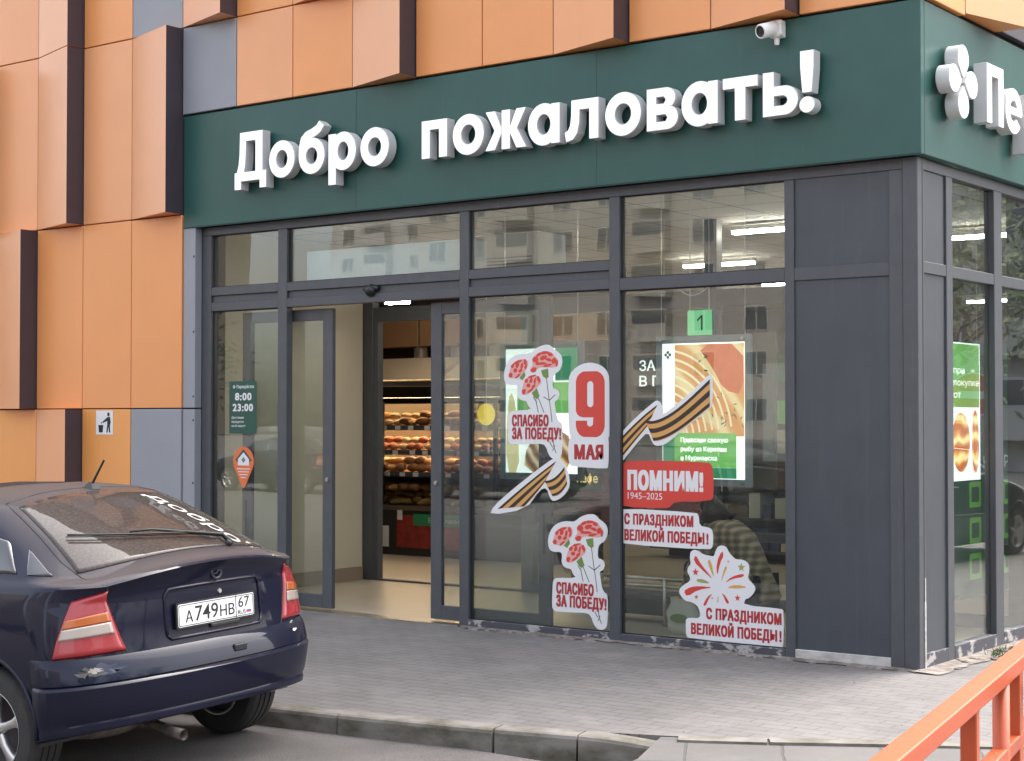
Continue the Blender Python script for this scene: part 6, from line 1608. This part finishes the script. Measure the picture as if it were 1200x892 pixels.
# a second car of the same make waits in the side street: it shows mirrored in the side windows
def copy_tree(o, parent=None):
    c = o.copy(); COL.objects.link(c)
    if parent is not None: c.parent = parent
    for ch in list(o.children): copy_tree(ch, c)
    return c
car2 = copy_tree(car)
car2.matrix_world = Matrix.Translation((3.9, 6.4, -0.02)) @ Matrix.Rotation(rad(4), 4, 'Z') @ Matrix.Scale(CS, 4)
car2['label'] = "dark hatchback parked in the side street, mirrored in the side windows"
car2['group'] = "parked hatchbacks"; car['group'] = "parked hatchbacks"
for (x, y, a), lab in zip(((-11.0, -20.5, 1), (-17.5, -21.0, -2), (-24.5, -20.6, 2)), ("dark hatchback parked across the street, nearest the crossing", "dark hatchback parked across the street, middle of its row", "dark hatchback parked across the street, farthest along its row")):
    c = copy_tree(car); c.matrix_world = Matrix.Translation((x, y, -0.24)) @ Matrix.Rotation(rad(90 + a), 4, 'Z') @ Matrix.Scale(CS, 4); c['label'] = lab

# ------------------------------------------------------------------ orange guard railing beside the crossing
RA, RB = Vector((3.30, -8.50, 0)), Vector((2.42, -4.10, 0))
rdv = (RB - RA).normalized(); rn = Vector((rdv.y, -rdv.x, 0))
RO = tuple(RB)
rl_ = thing("guard_railing", "orange square tube railing running from the lower right towards the shop", "railing", RO)
def rbox(mb, p, q, hw, z0, z1):
    mb.add([p + rn * hw + Z_ * z0, p - rn * hw + Z_ * z0, q - rn * hw + Z_ * z0, q + rn * hw + Z_ * z0, p + rn * hw + Z_ * z1, p - rn * hw + Z_ * z1, q - rn * hw + Z_ * z1, q + rn * hw + Z_ * z1],
           [(0, 3, 2, 1), (4, 5, 6, 7), (0, 1, 5, 4), (1, 2, 6, 5), (2, 3, 7, 6), (3, 0, 4, 7)])
b = MB(); rbox(b, RA, RB, 0.030, 0.955, 1.0); b.build("top_rail", M['railing'], rl_, RO, bevel=0.004, seg=2)
b = MB(); rbox(b, RA, RB, 0.022, 0.73, 0.77); b.build("lower_rail", M['railing'], rl_, RO, bevel=0.004, seg=2)
b = MB(); rbox(b, RA, RB, 0.022, 0.30, 0.34); b.build("lower_rail", M['railing'], rl_, RO, bevel=0.004, seg=2)
Lr = (RB - RA).length
def at_y(y): return RA + rdv * ((y - RA.y) / rdv.y)
for y, hw in ((-8.3, 0.03), (-7.3, 0.02), (-6.42, 0.022), (-5.72, 0.034), (-4.9, 0.022), (-4.12, 0.03)):
    p = at_y(y)
    b = MB(); rbox(b, p - rdv * hw, p + rdv * hw, 0.021, -0.1, 0.9545); b.build("post", M['railing'], rl_, RO, bevel=0.003)
p = at_y(-5.95); b = MB(); b.tube([p + Z_ * -0.1, p + Z_ * 0.965], 0.024, 14); b.lathe([(0.03, 0.0), (0.03, 0.03), (0.022, 0.036), (0, 0.036)], p + Z_ * 0.955, (0, 0, 1), 14); b.build("post", M['railing'], rl_, RO, smooth=True)
q0 = at_y(-5.68)
r2 = thing("guard_railing", "orange round tube railing meeting the square tube railing at its post", "railing", (q0.x, q0.y, 0))
b = MB(); b.tube([q0 + Vector((0.035, 0.0, 0.905)), q0 + Vector((2.4, 0.15, 0.905))], 0.024, 16); b.build("top_rail", M['railing'], r2, (q0.x, q0.y, 0), smooth=True)
b = MB(); b.tube([q0 + Vector((0.045, 0.0, 0.45)), q0 + Vector((2.4, 0.15, 0.45))], 0.020, 16); b.build("lower_rail", M['railing'], r2, (q0.x, q0.y, 0), smooth=True)
for k in (0.8, 1.6, 2.38):
    b = MB(); b.tube([q0 + Vector((k, 0.06 * k, -0.1)), q0 + Vector((k, 0.06 * k, 0.90))], 0.020, 12); b.build("post", M['railing'], r2, (q0.x, q0.y, 0), smooth=True)

# ------------------------------------------------------------------ across the street (seen mirrored in the glass)
WINM = mat('far_window', (0.03, 0.035, 0.045), 0.08, coat=0.5)
WFR = mat('far_window_frame', (0.38, 0.37, 0.36), 0.6)
def wmesh(name, w, h):
    b = MB(); b.box(-w / 2, w / 2, -0.05, 0.02, -h / 2, h / 2)
    return b
def block(label, cx, cy, W, D, H, rz, m, nx, fl, z0=2.0, bal=None, cat="apartment block", fh=2.9):
    t = thing("apartment_block", label, cat, (cx, cy, -0.15), rz, group="apartment blocks across the street")
    b = MB(); b.box(-W / 2, W / 2, 0, D, 0, H); b.box(-W / 2 - 0.2, W / 2 + 0.2, -0.2, D + 0.2, H + 0.001, H + 0.6)
    for k in range(1, fl): b.box(-W / 2, W / 2, -0.02, -0.001, z0 - 1.0 + k * fh, z0 - 0.94 + k * fh)
    for k in range(1, nx): b.box(-W / 2 + W * k / nx - 0.03, -W / 2 + W * k / nx + 0.03, -0.018, -0.0005, 0, H)
    b.build("wall", m, t, Z0)
    src = {}
    for f in range(fl):
        for k in range(nx):
            x = -W / 2 + W * (k + 0.5) / nx; z = z0 + f * fh + 0.4
            kind = 'b' if bal and k in bal else 'w'
            if kind not in src:
                b = MB()
                if kind == 'w': b.box(-0.75, 0.75, -0.04, -0.022, -0.7, 0.7)
                else: b.box(-1.3, 1.3, -0.95, -0.03, -1.3, 0.85)
                o = b.build("window" if kind == 'w' else "balcony", WINM if kind == 'w' else m, t, Z0)
                b = MB()
                if kind == 'w':
                    for a, c in ((-0.80, -0.74), (-0.03, 0.03), (0.74, 0.80)): b.box(a, c, -0.06, -0.042, -0.75, 0.75)
                    b.box(-0.80, 0.80, -0.058, -0.043, 0.70, 0.76); b.box(-0.80, 0.80, -0.058, -0.043, -0.76, -0.70)
                else:
                    b.box(-1.2, 1.2, -0.975, -0.955, -0.1, 0.75)
                fr_ = b.build("window_frame", WFR if kind == 'w' else WINM, o, Z0)
                src[kind] = (o, fr_)
            else:
                o = src[kind][0].copy(); COL.objects.link(o); o.parent = t
                f2 = src[kind][1].copy(); COL.objects.link(f2); f2.parent = o
            o.location = (x, 0, z)
pan = mat('panel_block_beige', (0.24, 0.215, 0.19), 0.85, var=0.10, vscale=0.5)
pan2 = mat('panel_block_grey', (0.27, 0.265, 0.26), 0.85, var=0.10, vscale=0.5)
pan3 = mat('brick_block_tan', (0.30, 0.24, 0.18), 0.85, var=0.10, vscale=0.4)
block("long beige panel block opposite the shop", -46, -82, 56, 14, 26, math.pi, pan, 15, 7, bal=(2, 5, 9, 12))
block("tall grey tower with stacked balconies beyond the beige block", -98, -110, 22, 16, 60, math.pi, pan2, 5, 17, bal=(1, 3))
block("tall tan tower at the far left across the street", -150, -112, 24, 16, 60, math.pi - 0.2, pan3, 6, 15, bal=(0, 5))
block("pale panel block along the side street to the right", 17, 46, 24, 12, 27, 0.35, pan2, 10, 9, bal=(1, 4, 7))
block("beige panel block closing the view behind the parking", 12, -70, 34, 12, 23, math.pi, pan, 12, 5, bal=(3, 8))

# trees: tapered trunk, limbs and many leaf clumps
leafm = [mat('leaf_%d' % i, c, 0.7, var=0.3, vscale=2) for i, c in enumerate(((0.045, 0.075, 0.020), (0.06, 0.095, 0.028)))]
barkm = mat('bark', (0.10, 0.08, 0.06), 0.9, var=0.3, vscale=8, bump=0.6, bscale=20)
def tree(x, y, h, r, seed, label):
    rq = random.Random(seed); org = (x, y, -0.15)
    t = thing("street_tree", label, "tree", org, group="trees around the parking")
    b = MB(); b.tube([(0, 0, 0), (0.05, 0.02, h * 0.25), (0.0, 0.08, h * 0.5), (0.05, 0.05, h * 0.8)], [0.17, 0.13, 0.09, 0.03], 9)
    tips = []
    for k in range(11):
        a = rq.uniform(0, 6.28); z = h * rq.uniform(0.28, 0.62); L_ = r * rq.uniform(0.5, 0.9)
        e = Vector((math.cos(a) * L_, math.sin(a) * L_, z + L_ * rq.uniform(0.4, 0.9)))
        b.tube([(0.03, 0.04, z), tuple(Vector((0.03, 0.04, z)).lerp(e, 0.5) + Vector((0, 0, 0.15))), tuple(e)], [0.06, 0.04, 0.012], 6); tips.append(e)
    b.build("trunk", barkm, t, Z0, smooth=True)
    b = MB()
    for k in range(95):
        if k < 55: c = rq.choice(tips) + Vector((rq.gauss(0, 0.35), rq.gauss(0, 0.35), rq.gauss(0.1, 0.4)))
        else:
            a = rq.uniform(0, 6.28); u = rq.uniform(0.2, 1); c = Vector((math.cos(a) * r * u, math.sin(a) * r * u, h * rq.uniform(0.42, 0.98) - 0.25 * h * u * rq.random()))
        cs = rq.uniform(0.25, 0.6); b.cur = rq.randrange(2)
        for j in range(26):
            d = Vector((rq.gauss(0, cs), rq.gauss(0, cs), rq.gauss(0, cs * 0.7))); s_ = rq.uniform(0.06, 0.12)
            u = Vector((rq.uniform(-1, 1), rq.uniform(-1, 1), rq.uniform(-1, 1))).normalized(); w = u.orthogonal().normalized()
            p = c + d
            b.add([p - u * s_ * 1.5, p + w * s_ * 0.6, p + u * s_ * 1.5, p - w * s_ * 0.6], [(0, 1, 2, 3)])
    b.build("crown", leafm, t, Z0)
tree(8.5, 20.5, 8.5, 3.0, 21, "leafy green tree on the side street right of the shop")
tree(6.4, 27.0, 9.5, 3.2, 22, "taller leafy tree farther along the side street")
tree(-48, -36, 7.5, 2.4, 25, "leafy tree across the street at the far left")
tree(15.0, -3.0, 7.0, 2.8, 26, "leafy tree to the right beyond the crossing")
tree(14.0, -10.0, 6.5, 2.6, 27, "leafy tree to the right beside the road")
tree(17.5, 4.0, 8.0, 3.0, 28, "tall leafy tree on the far right of the crossing")
tree(19.0, -16.0, 7.5, 3.0, 29, "leafy tree farthest along the road on the right")
# no-entry sign that shows in the side windows
NE = (5.1, 14.2, -0.15)
t = thing("road_sign", "round red no entry sign with a white bar on a steel pole", "sign", NE)
b = MB(); b.tube([(NE[0], NE[1], NE[2]), (NE[0], NE[1], 2.45)], 0.03, 12); b.build("pole", M['steel'], t, NE, smooth=True)
nd = Vector((-0.42, -0.91, 0)).normalized(); nu_ = Vector((-nd.y, nd.x, 0)); sfm = (Vector((NE[0], NE[1], 2.06)) + nd * 0.035, nu_, Z_, nd)
b = MB(); b.plate([ell(0, 0, 0.35, 0.35, 40)], sfm, 0, 0.004); b.build("sign_rim", M['sticker'], t, NE)
b = MB(); b.plate([ell(0, 0, 0.33, 0.33, 40)], sfm, 0.004, 0.006); b.build("sign_face", M['poppy'], t, NE)
b = MB(); b.plate([[(-0.24, -0.06), (0.24, -0.06), (0.24, 0.06), (-0.24, 0.06)]], sfm, 0.006, 0.008); b.build("sign_bar", M['sticker'], t, NE)
# interior seen through the side windows
t = thing("advert_poster", "narrow lit advert with a bowl of soup hanging inside the first side window", "poster", (-0.2, 1.35, 1.23), group="hanging light posters")
SO2 = (-0.2, 1.35, 1.23); sf2 = side_frame(-0.2)
b = MB(); b.plate([[(1.06, 1.235), (1.62, 1.235), (1.62, 2.26), (1.06, 2.26)]], sf2, -0.015, 0.0); b.build("lit_panel", LW, t, SO2)
b = MB(); b.plate([[(1.065, 1.78), (1.60, 1.78), (1.60, 2.25), (1.065, 2.25)]], sf2, 0.0005, 0.002); b.build("green_block", LG, t, SO2)
b = MB(); b.plate([ell(1.24, 1.52, 0.17, 0.22, 30)], sf2, 0.0005, 0.002); b.plate([ell(1.52, 1.52, 0.07, 0.24, 24)], sf2, 0.0005, 0.002); b.build("soup_picture", swirl('soup_print', (0.40, 0.10, 0.02), (0.62, 0.30, 0.08), (0.75, 0.55, 0.25), 0.45, 4.0), t, SO2)
b = MB()
for i, s_ in enumerate(("при", "покупке", "от")): text(b, s_, sf2, 1.10, 1.10 + 0.07 * len(s_), 2.03 - 0.09 * i, 0.05, 0.003, 0.006)
b.build("lettering", LW, t, SO2)
b = MB()
for y in (1.1, 1.58): b.tube([(-0.205, y, 2.26), (-0.205, y, 3.49)], 0.0025, 5)
b.build("hanging_wire", M['steel'], t, SO2)
t = thing("green_wall_board", "dark green board with white lettering and green icons inside the side windows", "sign", (-1.0, 4.0, 0.2))
GB = (-1.0, 4.0, 0.2); gfm = side_frame(-0.40)
b = MB(); b.box(-0.45, -0.40, 1.70, 7.5, 0.30, 2.3); b.box(-0.45, -0.40, 0.62, 1.70, 0.35, 1.22); b.build("board", M['darkgreen'], t, GB)
b = MB()
text(b, "ВЫ НЕ ПРОХОДИТЕ", gfm, 1.85, 3.7, 1.30, 0.10, 0.003, 0.008)
for i in range(7): b.box(-0.3995, -0.397, 0.95, 1.36 - 0.06 * (i % 3), 1.10 - 0.09 * i, 1.125 - 0.09 * i)
b.build("lettering", M['sticker'], t, GB)
b = MB()
for i in range(3):
    for j in range(4): b.plate([rrect(1.9 + 0.36 * j, 2.14 + 0.36 * j, 1.0 - 0.28 * i, 1.2 - 0.28 * i, 0.02), rrect(1.94 + 0.36 * j, 2.10 + 0.36 * j, 1.04 - 0.28 * i, 1.16 - 0.28 * i, 0.02)], gfm, 0.0, 0.003)
b.build("icon", M['lime'], t, GB)
